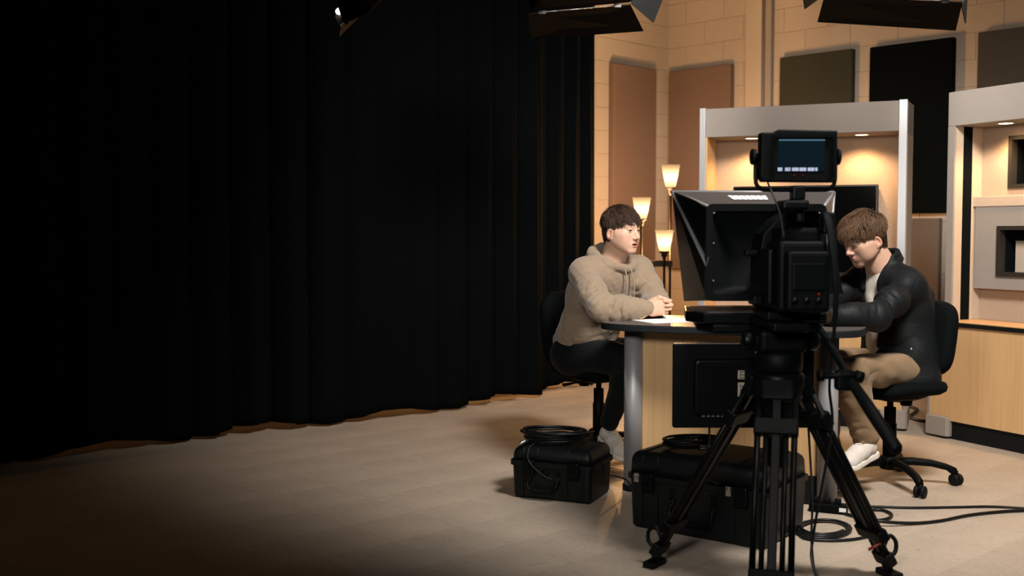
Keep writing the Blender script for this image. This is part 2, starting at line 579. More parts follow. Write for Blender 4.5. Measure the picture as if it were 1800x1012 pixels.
# ------------------------------------------------------------------ acoustic panels on the block walls
def wall_l(px):
    t = (px - 900) / FPX
    return (t * CORNER.y - CORNER.x) / (ld.x - t * ld.y)
def acoustic(wall, ang, xa, xb, z0, z1, matn, label):
    t = thing('acoustic_panel', label, 'acoustic panel', CORNER, ang, None)
    MB().box(xa, xb, -0.075, -0.0125, z0, z1, bevel=0.008, seg=2, smooth=False).build('fabric_face', matn, t)
    MB().box(xa + 0.05, xb - 0.05, -0.0122, -0.0062, z0 + 0.05, z1 - 0.05).build('mounting_board', 'frame_dark', t)
    return t
def zat(py, px, fn, dirv):
    x = fn(px); p = CORNER + dirv * x
    return EYE + (410 - py) / FPX * p.y
acoustic('l', LA, wall_l(1067), wall_l(1141), zat(470, 1120, wall_l, ld), zat(121, 1105, wall_l, ld), 'panel_brown',
         'tall narrow brown acoustic panel beside the black curtain edge')
acoustic('b', BA, wall_x(1181), wall_x(1289), zat(472, 1200, wall_x, bd), zat(124, 1230, wall_x, bd), 'panel_brown',
         'wide brown acoustic panel behind the tallest shade of the floor lamp')
acoustic('b', BA, wall_x(1374), wall_x(1500), zat(330, 1440, wall_x, bd), zat(98, 1440, wall_x, bd), 'panel_olive',
         'dark olive acoustic panel above the lit television bay')
acoustic('b', BA, wall_x(1530), wall_x(1675), zat(375, 1620, wall_x, bd), zat(80, 1600, wall_x, bd), 'panel_black',
         'black acoustic panel between the two set bays')
acoustic('b', BA, wall_x(1717), wall_x(1840), zat(260, 1760, wall_x, bd), zat(58, 1760, wall_x, bd), 'panel_grey',
         'dark grey acoustic panel above the set bay with framed niches')
acoustic('b', BA, wall_x(1560), wall_x(1657), zat(690, 1620, wall_x, bd), zat(384, 1620, wall_x, bd), 'panel_taupe',
         'low taupe acoustic panel below the black one, behind the dark-jacketed person')

# ------------------------------------------------------------------ black curtain on a curved track
def curtain(name, label, path, ztop, zbot, amp, wl_, seed):
    rr = random.Random(seed)
    pts = spline(path, 60)
    L = [0.0]
    for a, b in zip(pts, pts[1:]):
        L.append(L[-1] + (b - a).length)
    total = L[-1]
    n = int(total / 0.016)
    V, F = [], []
    zs = [zbot, zbot + 0.06, 0.35, 0.9, 1.6, 2.4, 3.2, ztop]
    ph = 0.0
    cols = []
    k = 0
    w = wl_
    for i in range(n + 1):
        s = total * i / n
        while k < len(L) - 2 and L[k + 1] < s: k += 1
        f = (s - L[k]) / max(L[k + 1] - L[k], 1e-6)
        p = pts[k].lerp(pts[k + 1], f)
        t = (pts[k + 1] - pts[k]).normalized()
        nrm = Vector((t.y, -t.x, 0))
        w += rr.uniform(-1, 1) * 0.008; w = min(max(w, wl_ * 0.6), wl_ * 1.6)
        ph += 2 * math.pi * (total / n) / w
        cols.append((p, nrm, t, ph, 0.7 + 0.5 * math.sin(ph * 0.13 + seed)))
    for z in zs:
        u = (z - zbot) / (ztop - zbot)
        for (p, nrm, t, ph_, a) in cols:
            am = amp * a * (1.15 - 0.45 * u)
            o = nrm * am * (math.sin(ph_) + 0.35 * math.sin(2 * ph_ + 1.0 + u)) + t * am * 0.45 * math.sin(2 * ph_)
            zz = z + (0.022 * math.sin(ph_ * 0.27 + seed) if z < zbot + 0.1 else 0)
            V.append((p.x + o.x, p.y + o.y, zz))
    m = n + 1
    for j in range(len(zs) - 1):
        for i in range(n):
            F.append((j * m + i, j * m + i + 1, (j + 1) * m + i + 1, (j + 1) * m + i))
    mb = MB(); mb.add(V, F, True)
    o = mb.build(name, 'curtain_black')
    so = o.modifiers.new('cloth', 'SOLIDIFY'); so.thickness = 0.004
    return tag(o, label, 'curtain', 'black studio drapes')
curtain('curtain', 'long black pleated curtain spanning the dark empty half of the studio',
        [(-5.2, 2.6, 0), (-3.4, 4.35, 0), (-1.75, 5.83, 0), (-1.17, 6.25, 0), (-0.57, 6.68, 0), (0.02, 7.28, 0), (0.20, 7.46, 0)], 3.92, 0.035, 0.040, 0.20, 3)
curtain('curtain', 'narrow end panel of black curtain beside the lamp-lit wall',
        [(0.18, 7.62, 0), (0.38, 7.80, 0), (0.60, 8.02, 0)], 3.92, 0.03, 0.035, 0.15, 5)
tk = MB().tube(spline([(-5.2, 2.6, 3.95), (-3.4, 4.35, 3.95), (-1.75, 5.83, 3.95), (-0.57, 6.68, 3.95), (0.38, 7.70, 3.95), (1.0, 8.7, 3.95), (1.7, 9.0, 3.95), (2.6, 8.4, 3.95), (4.2, 6.8, 3.95)], 12), 0.024, 10)
tag(tk.build('curtain_track', 'conduit'), 'curved metal curtain track near the ceiling above the drapes', 'track')

# ------------------------------------------------------------------ set bays
def downlight(parent, x, y, z, power=14.0):
    d = MB().lathe([(0.030, z - 0.001), (0.048, z - 0.004), (0.050, z + 0.002), (0.030, z + 0.004)], 24, Matrix.Translation((x, y, 0)), closed=True).build('downlight_ring', 'aluminium', parent)
    MB().lathe([(0.0, z - 0.002), (0.040, z - 0.002)], 24, Matrix.Translation((x, y, 0))).build('downlight_lens', 'downlight_glow', d)
    l = bpy.data.lights.new('downlight_lamp', 'SPOT'); l.energy = power; l.color = (1.0, 0.60, 0.28)
    l.spot_size = R(140); l.spot_blend = 0.7; l.shadow_soft_size = 0.035
    o = bpy.data.objects.new('downlight_lamp', l); COL.objects.link(o); o.parent = parent
    o.location = (x, y, z - 0.012)

def set_base(t, w, ydep, wood='maple'):
    MB().box(0.0, w, -0.05, ydep, 0.10, 0.622, bevel=0.002).build('cabinet_front', wood, t)
    MB().box(-0.012, 0.0, -0.052, ydep, 0.10, 0.622).build('metal_edge', 'aluminium', t)
    MB().box(0.10, w - 0.10, -0.035, ydep - 0.02, 0.0, 0.10).build('kick_board', 'kick_black', t)
    for xa in (-0.016, w - 0.130):
        bm = MB()
        bm.prism([(xa, ydep - 0.05), (xa, -0.055), (xa + 0.012, -0.072), (xa + 0.148, -0.072), (xa + 0.16, -0.055), (xa + 0.16, ydep - 0.05)], 0.012, 0.118, bevel=0.004)
        bm.build('foot_block', 'set_grey', t)
    MB().box(0.0, w, -0.062, ydep, 0.622, 0.645, bevel=0.002).build('ledge_edge', 'kick_black', t)
    MB().box(0.002, w - 0.002, -0.060, ydep, 0.6452, 0.650).build('ledge_top', 'maple_flat', t)

# television bay: local x left to right, y away from the camera
A1 = R(-22.5)
bay1 = thing('set_bay', 'grey and cream set bay with two warm downlights holding the television', 'set wall', (1.15, 6.656, 0), A1)
W1 = 1.195
set_base(bay1, W1, 0.33)
MB().box(0.036, W1 - 0.046, 0.0, 0.33, 1.715, 1.888, bevel=0.003).build('header', 'set_grey', bay1)
MB().box(0.0, 0.036, -0.012, 0.33, 0.651, 1.892, bevel=0.002).build('post', 'aluminium', bay1)
MB().box(W1 - 0.046, W1, -0.012, 0.02, 0.651, 1.892, bevel=0.002).build('post', 'aluminium', bay1)
MB().box(W1 - 0.046, W1 - 0.03, 0.02, 0.33, 0.651, 1.715).build('inner_reveal', 'set_cream', bay1)
MB().box(0.036, 0.046, 0.004, 0.285, 0.651, 1.7148).build('inner_reveal', 'maple', bay1)
MB().box(0.046, W1 - 0.046, 0.285, 0.325, 0.651, 1.7148).build('back_panel', 'set_fabric', bay1)
mb = MB()
mb.prism([(W1 - 0.02, 0.021), (W1 + 0.002, 0.021), (W1 + 0.022, 0.26), (W1 - 0.002, 0.26)], 1.70, 1.885)
mb.build('side_return', 'set_grey', bay1)
mb = MB()
mb.prism([(W1 - 0.02, 0.021), (W1 + 0.002, 0.021), (W1 + 0.022, 0.26), (W1 - 0.002, 0.26)], 0.651, 1.6995)
mb.build('side_return', 'set_cream', bay1)
downlight(bay1, 0.29, 0.14, 1.713)
downlight(bay1, 0.935, 0.14, 1.713)

tv = thing('television', 'black flat television hanging in the lit set bay behind the teleprompter', 'television',
           bay1.matrix_basis @ Vector((0.595, 0.283, 1.15)), A1)
MB().prism(rrect(0.865, 0.545, 0.008), -0.045, 0.0, bevel=0.003, M=Matrix.Rotation(R(90), 4, 'X') @ Matrix.Translation((0, 0, 0.0))).build('housing', 'tv_bezel', tv).location = (0, -0.055, 0)
MB().box(-0.420, 0.420, -0.0575, -0.0555, -0.255, 0.262).build('screen', 'tv_screen', tv)
MB().box(-0.2, 0.2, -0.012, 0.0, -0.15, 0.15).build('wall_bracket', 'black_metal', tv)

# shelf bay at the right edge
A2 = R(-63.5)
bay2 = thing('set_bay', 'beige set bay with two dark framed niches above its wooden base', 'set wall', (2.388, 6.05, 0), A2)
W2 = 1.25
set_base(bay2, W2, 0.27)
MB().box(0.047, W2 - 0.03, 0.0, 0.30, 1.718, 1.905, bevel=0.003).build('header', 'set_grey', bay2)
MB().box(0.047, 0.094, 0.0, 0.012, 0.651, 1.7178, bevel=0.002).build('post', 'set_grey', bay2)
MB().box(0.047, 0.0925, 0.0121, 0.071, 0.651, 1.7178).build('inner_reveal', 'set_cream', bay2)
MB().box(0.047, 0.094, 0.0712, 0.139, 0.651, 1.7178).build('black_strip', 'panel_black', bay2)
MB().box(0.047, 0.096, 0.1392, 0.216, 0.651, 1.7178).build('inner_reveal', 'set_cream', bay2)
MB().box(W2 - 0.1, W2 - 0.03, 0.0, 0.216, 0.651, 1.7178).build('post', 'set_grey', bay2)
# back panel with two openings for the niches
NX0, NX1 = 0.275, 0.72
def wall_with_hole(mb, x0, x1, y0, y1, z0, z1, hx0, hx1, hz0, hz1):
    mb.box(x0, hx0, y0, y1, z0, z1); mb.box(hx1, x1, y0, y1, z0, z1)
    mb.box(hx0, hx1, y0, y1, z0, hz0); mb.box(hx0, hx1, y0, y1, hz1, z1)
mb = MB(); wall_with_hole(mb, 0.0965, W2 - 0.1005, 0.2165, 0.2565, 1.305, 1.7175, NX0, NX1, 1.375, 1.655)
mb.build('back_panel', 'set_fabric', bay2)
MB().box(0.0965, W2 - 0.1005, 0.2165, 0.2565, 0.651, 0.875).build('back_panel', 'set_fabric', bay2)
MB().box(0.0965, W2 - 0.1005, 0.150, 0.2160, 1.277, 1.332, bevel=0.002).build('shelf_band', 'set_cream', bay2)
mb = MB(); wall_with_hole(mb, 0.110, W2 - 0.12, 0.155, 0.2163, 0.826, 1.2765, NX0 - 0.012, NX1, 0.90, 1.168)
mb.build('raised_panel', 'set_grey', bay2)
for (za, zb, fy, xa) in ((1.375, 1.655, 0.205, NX0), (0.90, 1.168, 0.142, NX0 - 0.012)):
    fr = MB(); fw = 0.02
    fr.box(xa - 0.002, NX1 + 0.002, fy, fy + 0.045, zb - fw, zb + 0.002); fr.box(xa - 0.002, NX1 + 0.002, fy, fy + 0.045, za - 0.002, za + fw)
    fr.box(xa - 0.002, xa + fw, fy, fy + 0.045, za + fw, zb - fw); fr.box(NX1 - fw, NX1 + 0.002, fy, fy + 0.045, za + fw, zb - fw)
    f = fr.build('niche_frame', 'frame_dark', bay2)
    nb = MB(); nb.box(xa + fw, NX1 - fw, fy + 0.13, fy + 0.135, za, zb)
    nb.box(xa + fw - 0.004, xa + fw, fy + 0.046, fy + 0.13, za, zb); nb.box(xa + fw, NX1 - fw, fy + 0.046, fy + 0.13, za + fw - 0.004, za + fw)
    nb.box(xa + fw, NX1 - fw, fy + 0.046, fy + 0.13, zb - fw, zb - fw + 0.004)
    nb.build('niche_back', 'panel_black', f)
    MB().box(xa + fw + 0.03, NX1 - fw, fy + 0.09, fy + 0.11, za + fw, za + 0.19).build('niche_insert', 'set_cream', f)
downlight(bay2, 0.339, 0.10, 1.716)
downlight(bay2, 0.9, 0.10, 1.716)

# ------------------------------------------------------------------ desk
AD = R(-21.5)
desk = thing('desk', 'round-ended desk with dark top, maple front and grey tube legs', 'desk', (0.918, 4.575, 0), AD)
DT = 0.745
L_, F_, B_ = 0.555, -0.185, 0.42
out = []
for k in range(64):
    a = 2 * math.pi * k / 64
    c, s = math.cos(a), math.sin(a)
    e = 0.42
    x = L_ * (abs(c) ** e) * (1 if c > 0 else -1)
    y = (B_ - F_) / 2 * (abs(s) ** e) * (1 if s > 0 else -1) + (B_ + F_) / 2
    out.append((x, y))
MB().prism(out, DT - 0.030, DT - 0.001, bevel=0.004).build('edge_band', 'desk_edge', desk)
MB().prism([(x * 0.994, y * 0.994) for x, y in out], DT - 0.0009, DT).build('top_surface', 'desk_top', desk)
for sx in (-1, 1):
    p = MB().lathe([(0.0405, 0.025), (0.0405, DT - 0.031)], 32, Matrix.Translation((sx * 0.413, 0.0, 0))).build('leg', 'aluminium_post', desk)
    MB().lathe([(0.045, 0.0), (0.045, 0.025)], 28, Matrix.Translation((sx * 0.413, 0, 0))).build('leg_foot', 'kick_black', p)
MB().box(-0.376, 0.376, 0.012, 0.036, 0.122, DT - 0.031).build('front_panel', 'maple', desk)
MB().box(-0.376, 0.376, 0.010, 0.034, 0.0, 0.121).build('kick_board', 'kick_black', desk)
def on_desk(px, py):
    d = (EYE - DT) * FPX / (py - 410)
    return W(px, py, d).x, d
pap = MB().box(-0.105, 0.105, -0.148, 0.148, 0, 0.0015).build('paper_sheet', 'paper', loc=(0.70, 4.76, DT + 0.0005))
pap.rotation_euler = (0, 0, R(-68)); tag(pap, 'white sheet of paper under the clasped hands on the desk', 'paper')
for (px, y, rz, lab) in ((1262, 4.86, -20, 'white sheet of paper on the desk behind the teleprompter, nearer the hoodie'),
                         (1330, 4.85, -35, 'white sheet of paper on the desk directly behind the video camera')):
    pp = MB().box(-0.09, 0.09, -0.12, 0.12, 0, 0.0015).build('paper_sheet', 'paper', loc=(W(px, 540, y).x, y, DT + 0.0005))
    pp.rotation_euler = (0, 0, R(rz)); tag(pp, lab, 'paper')

# ------------------------------------------------------------------ floor lamp with three glass shades
LP = Vector((1.225, 8.30, 0))
lamp = thing('floor_lamp', 'dark metal floor lamp with three glowing cream glass shades', 'floor lamp', LP)
MB().lathe([(0.16, 0.0), (0.16, 0.015), (0.13, 0.028), (0.03, 0.04), (0.02, 0.05)], 28).build('base', 'lamp_metal', lamp)
def W0(px, py, y=8.30):
    return W(px, py, y) - LP
heads = [(1179, 290, 330), (1128, 347, 385), (1168, 404, 442)]
for i, (px, yt, yb) in enumerate(heads):
    yy = 8.30 + (0.02, -0.06, -0.08)[i]
    top = W(px, yt, yy) - LP; bot = W(px, yb, yy) - LP
    h = top.z - bot.z
    Tm = Matrix.Translation((top.x, top.y, bot.z))
    sh = MB()
    prof = [(0.036, 0.0), (0.047, h * 0.25), (0.057, h * 0.55), (0.066, h * 0.85), (0.072, h * 0.985), (0.0725, h)]
    V_, F_l = [], []
    nn_ = 36
    for rad, z_ in prof:
        for k_ in range(nn_):
            V_.append(Tm @ Vector((rad * math.cos(2 * math.pi * k_ / nn_), rad * math.sin(2 * math.pi * k_ / nn_), z_)))
    for a_ in range(len(prof) - 1):
        for k_ in range(nn_):
            F_l.append((a_ * nn_ + k_, a_ * nn_ + (k_ + 1) % nn_, (a_ + 1) * nn_ + (k_ + 1) % nn_, (a_ + 1) * nn_ + k_))
    sh.add(V_, F_l, True)
    sh.build('shade', 'lamp_glass', lamp)
    MB().lathe([(0.010, -0.06), (0.014, -0.045), (0.024, -0.03), (0.022, -0.015), (0.040, -0.008), (0.041, 0.004), (0.0, 0.004)], 24, Tm).build('socket', 'lamp_metal', lamp)
    sx = top.x
    fx = sx if i != 0 else sx - 0.002
    MB().tube([(sx, top.y, bot.z - 0.05), (sx, top.y, 0.55), (sx * 0.3, top.y * 0.3, 0.10), (sx * 0.1, 0, 0.03)], 0.0095, 10).build('pole', 'lamp_metal', lamp)
    bl = bpy.data.lights.new('bulb', 'POINT'); bl.energy = 58.0; bl.color = (1.0, 0.62, 0.33); bl.shadow_soft_size = 0.024
    bo = bpy.data.objects.new('bulb', bl); COL.objects.link(bo); bo.parent = lamp
    bo.location = (top.x, top.y, bot.z + h * 0.50)
b0 = W(1128, 463, 8.27) - LP; b1 = W(1181, 463, 8.27) - LP
MB().box(b0.x, b1.x, -0.07, 0.03, b0.z - 0.022, b0.z + 0.022, bevel=0.004).build('bracket', 'lamp_metal', lamp)

# ------------------------------------------------------------------ overhead lights with barn doors
def fixture(label, hl, hr, ll, lr, side_l, side_r, yh, group, mat_r='barn_grey', power=5):
    """hl, hr: hinge corners; ll, lr: lower door corners, as (px, py, depth)"""
    a, b, c, d = W(*hl), W(*hr), W(*lr), W(*ll)
    mid = (a + b) / 2
    root = thing('studio_light', label, 'studio light', (mid.x, mid.y, 0), 0, group)
    root.location = (mid.x, mid.y, mid.z + 0.12)
    ex = (b - a).normalized()
    fwd = Vector((-ex.y, ex.x, 0)).normalized()
    w = (b - a).length
    # housing: shallow tray above the hinge, lit face turned away from the camera
    Mh = Matrix(((ex.x, fwd.x, 0, a.x), (ex.y, fwd.y, 0, a.y), (ex.z, 0, 1, a.z), (0, 0, 0, 1)))
    tilt = Mh @ Matrix.Rotation(R(-20), 4, 'X')
    hb = MB().box(0, w, -0.13, -0.012, 0.0, 0.33, bevel=0.012, M=tilt)
    buildw(hb, 'housing', 'barn_black', root)
    tb = MB()
    for k in range(4):
        tb.tube([tilt @ Vector((0.03, 0.0, 0.05 + k * 0.075)), tilt @ Vector((w - 0.03, 0.0, 0.05 + k * 0.075))], 0.012, 8)
    buildw(tb, 'lamp_tube', 'tube_glow', root)
    ll_ = bpy.data.lights.new('tube_light', 'AREA'); ll_.shape = 'RECTANGLE'; ll_.size = w * 0.9; ll_.size_y = 0.28
    ll_.energy = power; ll_.color = (1.0, 0.90, 0.80); ll_.spread = R(130)
    lo_ = bpy.data.objects.new('tube_light', ll_); COL.objects.link(lo_); lo_.parent = root
    pc = tilt @ Vector((w / 2, 0.03, 0.165))
    lo_.location = pc - root.location
    lo_.rotation_euler = (fwd + Vector((0, 0, -0.30))).to_track_quat('-Z', 'Y').to_euler()
    def slab(q, nm, m):
        n = (q[1] - q[0]).cross(q[2] - q[0]).normalized() * 0.003
        k = len(q)
        mb = MB(); mb.add([p - n for p in q] + [p + n for p in q],
               [tuple(range(k - 1, -1, -1)), tuple(range(k, 2 * k))] + [(i, (i + 1) % k, k + (i + 1) % k, k + i) for i in range(k)])
        return buildw(mb, nm, m, root)
    dr = slab([a, b, c, d], 'barn_door', 'barn_black')
    rod = MB().tube([a + Vector((0, -0.006, 0.0)), b + Vector((0, -0.006, 0.0))], 0.0022, 8)
    buildw(rod, 'hinge_rod', 'chrome', dr)
    for f in (0.13, 0.87):
        p = a.lerp(b, f)
        hg = MB().box(-0.016, 0.016, -0.010, 0.004, -0.008, 0.008, M=Matrix.Translation(p))
        buildw(hg, 'hinge', 'chrome', dr)
    slab([W(*p) for p in side_l], 'barn_door', 'barn_inner')
    slab([W(*p) for p in side_r], 'barn_door', mat_r)
    tq = [tilt @ Vector(p) for p in ((0, 0, 0.33), (w, 0, 0.33), (w + 0.04, 0.18, 0.45), (-0.04, 0.18, 0.45))]
    slab(tq, 'barn_door', 'barn_black')
    yk = MB()
    c0 = tilt @ Vector((-0.02, -0.07, 0.16)); c1 = tilt @ Vector((w + 0.02, -0.07, 0.16))
    up = Vector((0, 0, 0.45))
    yk.tube([c0, c0 + up, c1 + up, c1], 0.012, 8)
    buildw(yk, 'yoke', 'black_metal', root)
    mt = (c0 + c1) / 2 + up
    buildw(MB().tube([mt, (mt.x, mt.y, 4.1)], 0.02, 10), 'drop_pole', 'black_metal', root)
    return root
G = 'overhead studio lights with barn doors'
fixture('black studio light with open barn doors hanging over the curtain edge', (930, 24, 5.0), (1108, 8, 5.15), (934, 68, 5.25), (1131, 54, 5.4),
        [(930, 24, 5.0), (936, 40, 5.12), (932, 58, 5.2)], [(1110, 7, 5.15), (1148, 40, 5.45), (1166, -6, 5.45), (1120, -60, 5.1)], 5.1, G)
fixture('black studio light with barn doors hanging over the two set bays', (1449, -6, 5.0), (1692, 3, 4.9), (1437, 38, 5.3), (1680, 53, 5.15),
        [(1445, -6, 5.05), (1415, 16, 5.3), (1408, -30, 5.3), (1440, -70, 5.0)], [(1690, 8, 4.95), (1697, 41, 5.2), (1700, -10, 5.2)], 5.0, G)
fixture('black studio light seen edge on against the curtain, chrome rod glinting', (598, 46, 4.2), (652, -4, 4.55), (594, 66, 4.25), (660, 0, 4.65),
        [(598, 46, 4.2), (590, 30, 4.3), (600, 0, 4.35), (604, 20, 4.2)], [(652, -4, 4.55), (675, -30, 4.75), (660, -80, 4.6)], 4.4, G, power=0)

# ------------------------------------------------------------------ tripod
TC = Vector((0.834, 3.365, 0))
tri = thing('camera_tripod', 'black two-stage video tripod carrying the studio camera', 'tripod', TC)
HZ = 0.655           # hinge height
def leg(ang, lever=False):
    u = Vector((math.cos(ang), math.sin(ang), 0)); w = Vector((-u.y, u.x, 0))
    a = u * 0.075 + Vector((0, 0, HZ)); f = u * 0.437 + Vector((0, 0, 0.03))
    L = (f - a).length
    Mx = rot_to(a, f, w)          # local x across the leg, z down the leg, y outward
    lg = MB().box(-0.050, 0.050, -0.018, 0.018, -0.03, 0.04, bevel=0.008, M=Mx).build('leg', 'black_plastic', tri)
    for s in (-1, 1):
        MB().tube([(s * 0.054, 0, 0.03), (s * 0.054, 0, L * 0.80)], 0.0095, 10, Mx).build('upper_tube', 'black_metal', lg)
        MB().tube([(s * 0.029, 0, L * 0.16), (s * 0.029, 0, L * 0.93)], 0.008, 10, Mx).build('lower_tube', 'black_metal', lg)
    MB().box(-0.013, 0.013, -0.010, 0.010, 0.02, L * 0.92, bevel=0.003, M=Mx).build('centre_bar', 'black_metal', lg)
    MB().box(-0.066, 0.066, -0.020, 0.020, L * 0.14, L * 0.21, bevel=0.006, M=Mx).build('clamp', 'black_plastic', lg)
    MB().box(-0.064, 0.064, -0.018, 0.018, L * 0.77, L * 0.83, bevel=0.006, M=Mx).build('clamp', 'black_plastic', lg)
    fb = MB()
    fb.box(-0.040, 0.040, -0.016, 0.016, L * 0.91, L * 0.975, bevel=0.006, M=Mx)
    # rubber foot with a looped strap
    fb.tube([Mx @ Vector((0, 0.0, L * 0.95)), (f.x, f.y, 0.012)], 0.016, 10)
    fb.box(-0.045, 0.045, -0.022, 0.022, 0.0, 0.022, bevel=0.005, M=Matrix.Translation((f.x, f.y, 0)) @ Matrix.Rotation(ang + math.pi/2, 4, 'Z'))
    fb.build('foot', 'rubber', lg)
    loop = MB()
    base = Mx @ Vector((0, 0.012, L * 0.96))
    o = u * 0.030
    loop.tube(spline([base, base + o * 0.9 + Vector((0, 0, 0.02)), base + o * 0.9 + Vector((0, 0, 0.055)), base + Vector((0, 0, 0.075)), Mx @ Vector((0, 0.012, L * 0.90))], 6), 0.007, 8)
    loop.build('foot_strap', 'rubber', lg)
    if lever:
        q = Mx @ Vector((-0.06, 0.0, L * 0.82))
        MB().tube([q, q + Vector((-0.055, 0.0, -0.030))], [0.004, 0.0055], 8).build('lock_lever', 'red_lever', lg)
leg(R(-106)); leg(R(20), True); leg(R(143))
hb = MB()
hb.lathe([(0.0, 0.52), (0.035, 0.52), (0.045, 0.56), (0.075, 0.62), (0.082, 0.66), (0.080, 0.69), (0.070, 0.70)], 28)
hb.build('bowl', 'black_metal', tri)
MB().lathe([(0.030, 0.40), (0.034, 0.41), (0.034, 0.52), (0.018, 0.525)], 20).build('bowl_clamp_handle', 'black_plastic', tri)
ph = MB()
ph.lathe([(0.070, 0.701), (0.074, 0.71), (0.074, 0.755), (0.064, 0.765)], 28)
ph.box(-0.075, 0.075, -0.065, 0.065, 0.76, 0.835, bevel=0.018, seg=3)
ph.box(-0.085, 0.085, -0.045, 0.045, 0.775, 0.822, bevel=0.015, seg=3)
ph.build('fluid_head', 'black_plastic', tri)
for s_ in (-1, 1):
    MB().lathe([(0.0, 0.0), (0.030, 0.0), (0.032, 0.008), (0.032, 0.026), (0.026, 0.032), (0.0, 0.032)], 24, Matrix.Translation((s_ * 0.086, -0.01, 0.797)) @ Matrix.Rotation(R(s_ * 90), 4, 'Y')).build('drag_knob', 'black_satin', tri)
MB().box(-0.055, 0.055, -0.16, 0.20, 0.836, 0.862, bevel=0.006).build('slide_plate', 'black_metal', tri)
# pan handle reaching toward the viewer on the right
pb = [W(1428, 572, 3.34), W(1442, 580, 3.30), W(1462, 612, 3.22), W(1488, 655, 3.12), W(1507, 690, 3.06)]
h = MB(); h.tube(spline(pb, 6), 0.011, 12); han = buildw(h, 'pan_handle', 'black_metal', tri)
h = MB(); h.tube([W(1495, 668, 3.09), W(1535, 728, 2.99), W(1575, 788, 2.89), W(1578, 793, 2.88)], [0.015, 0.0185, 0.0185, 0.012], 14); buildw(h, 'grip', 'rubber', han)
h = MB(); h.tube([W(1440, 660, 3.10), W(1512, 660, 3.08)], [0.010, 0.010], 10)
h.tube([W(1438, 660, 3.10), W(1447, 660, 3.10)], 0.017, 14); h.tube([W(1503, 660, 3.08), W(1516, 664, 3.08)], 0.017, 14)
h.box(-0.028, 0.028, -0.02, 0.02, -0.03, 0.03, bevel=0.01, M=Matrix.Translation(W(1485, 668, 3.10)))
buildw(h, 'clamp', 'black_plastic', han)

# ------------------------------------------------------------------ studio camera
CC = Vector((0.868, 3.36, 0.863))
camr = thing('video_camera', 'black studio video camera seen from behind on the tripod', 'video camera', CC)
b = MB()
b.box(-0.075, 0.075, -0.14, 0.20, 0.028, 0.245, bevel=0.016, seg=3)
b.box(-0.060, 0.066, -0.10, 0.16, 0.235, 0.285, bevel=0.014, seg=3)
b.build('body', 'black_plastic', camr)
b = MB(); b.box(-0.062, 0.066, -0.195, -0.1405, 0.035, 0.215, bevel=0.012, seg=3)
b.build('battery', 'black_plastic', camr)
b = MB()
b.box(-0.095, -0.0755, -0.10, 0.15, 0.05, 0.22, bevel=0.008)
b.build('side_panel', 'black_satin', camr)
b = MB()
for k in range(3):
    b.lathe([(0.0, 0), (0.009, 0), (0.009, 0.008), (0.0, 0.008)], 14, Matrix.Translation((-0.04 + k * 0.035, -0.195, 0.07)) @ Matrix.Rotation(R(90), 4, 'X'))
b.box(-0.045, 0.05, -0.199, -0.195, 0.10, 0.18, bevel=0.003)
b.build('rear_sockets', 'black_satin', camr)
b = MB(); b.tube(spline([(0.0, 0.15, 0.285), (0.0, 0.14, 0.345), (0.0, 0.05, 0.360), (0.0, -0.07, 0.355), (0.0, -0.10, 0.30)], 6), 0.013, 10)
b.build('top_handle', 'rubber', camr)
b = MB()
b.lathe([(0.0, 0), (0.055, 0), (0.058, 0.01), (0.058, 0.05), (0.050, 0.055), (0.050, 0.11), (0.062, 0.12), (0.062, 0.14), (0.0, 0.14)], 28, Matrix.Translation((-0.01, 0.20, 0.13)) @ Matrix.Rotation(R(-90), 4, 'X'))
b.build('lens', 'black_satin', camr)
b = MB(); b.box(-0.09, 0.09, -0.08, 0.12, 0.0005, 0.027, bevel=0.006); b.build('adapter_plate', 'black_metal', camr)
b = MB()
b.box(-0.125, -0.0955, -0.04, 0.04, 0.045, 0.075, bevel=0.006); b.box(-0.135, -0.096, 0.03, 0.07, 0.195, 0.215, bevel=0.005)
b.build('switch_box', 'black_metal', camr)
b = MB(); b.lathe([(0, 0), (0.004, 0), (0.004, 0.003), (0, 0.003)], 10, Matrix.Translation((0.03, -0.1995, 0.09)) @ Matrix.Rotation(R(90), 4, 'X'))
b.build('tally_light', 'led_red', camr)
ld_ = MB()
lo_pts = [W(px, py, 3.42) for px, py in ((1376, 374), (1356, 388), (1336, 410), (1330, 440), (1330, 478), (1342, 520), (1350, 548), (1376, 556))]
ld_.prism([(q.x, q.z) for q in lo_pts], -0.07, 0.07, bevel=0.006, M=Matrix.Translation((0, 3.44, 0)) @ Matrix(((1, 0, 0, 0), (0, 0, -1, 0), (0, 1, 0, 0), (0, 0, 0, 1))))
buildw(ld_, 'lens_drive_unit', 'black_plastic', camr)
# strap hanging down its right side
st = MB(); st.tube(spline([W(1452, 374, 3.25), W(1459, 400, 3.22), W(1466, 450, 3.20), W(1470, 510, 3.20), W(1467, 570, 3.22), W(1464, 620, 3.24)], 6),
                   [0.014] * 6 + [0.013] * 6 + [0.011] * 6 + [0.009] * 6 + [0.006] * 7, 8, flat=0.45)
buildw(st, 'strap', 'black_cloth', camr)
st = MB(); st.box(-0.018, 0.018, -0.02, 0.02, -0.045, 0.02, bevel=0.006, M=Matrix.Translation(W(1455, 385, 3.26)))
buildw(st, 'strap_bracket', 'black_plastic', camr)

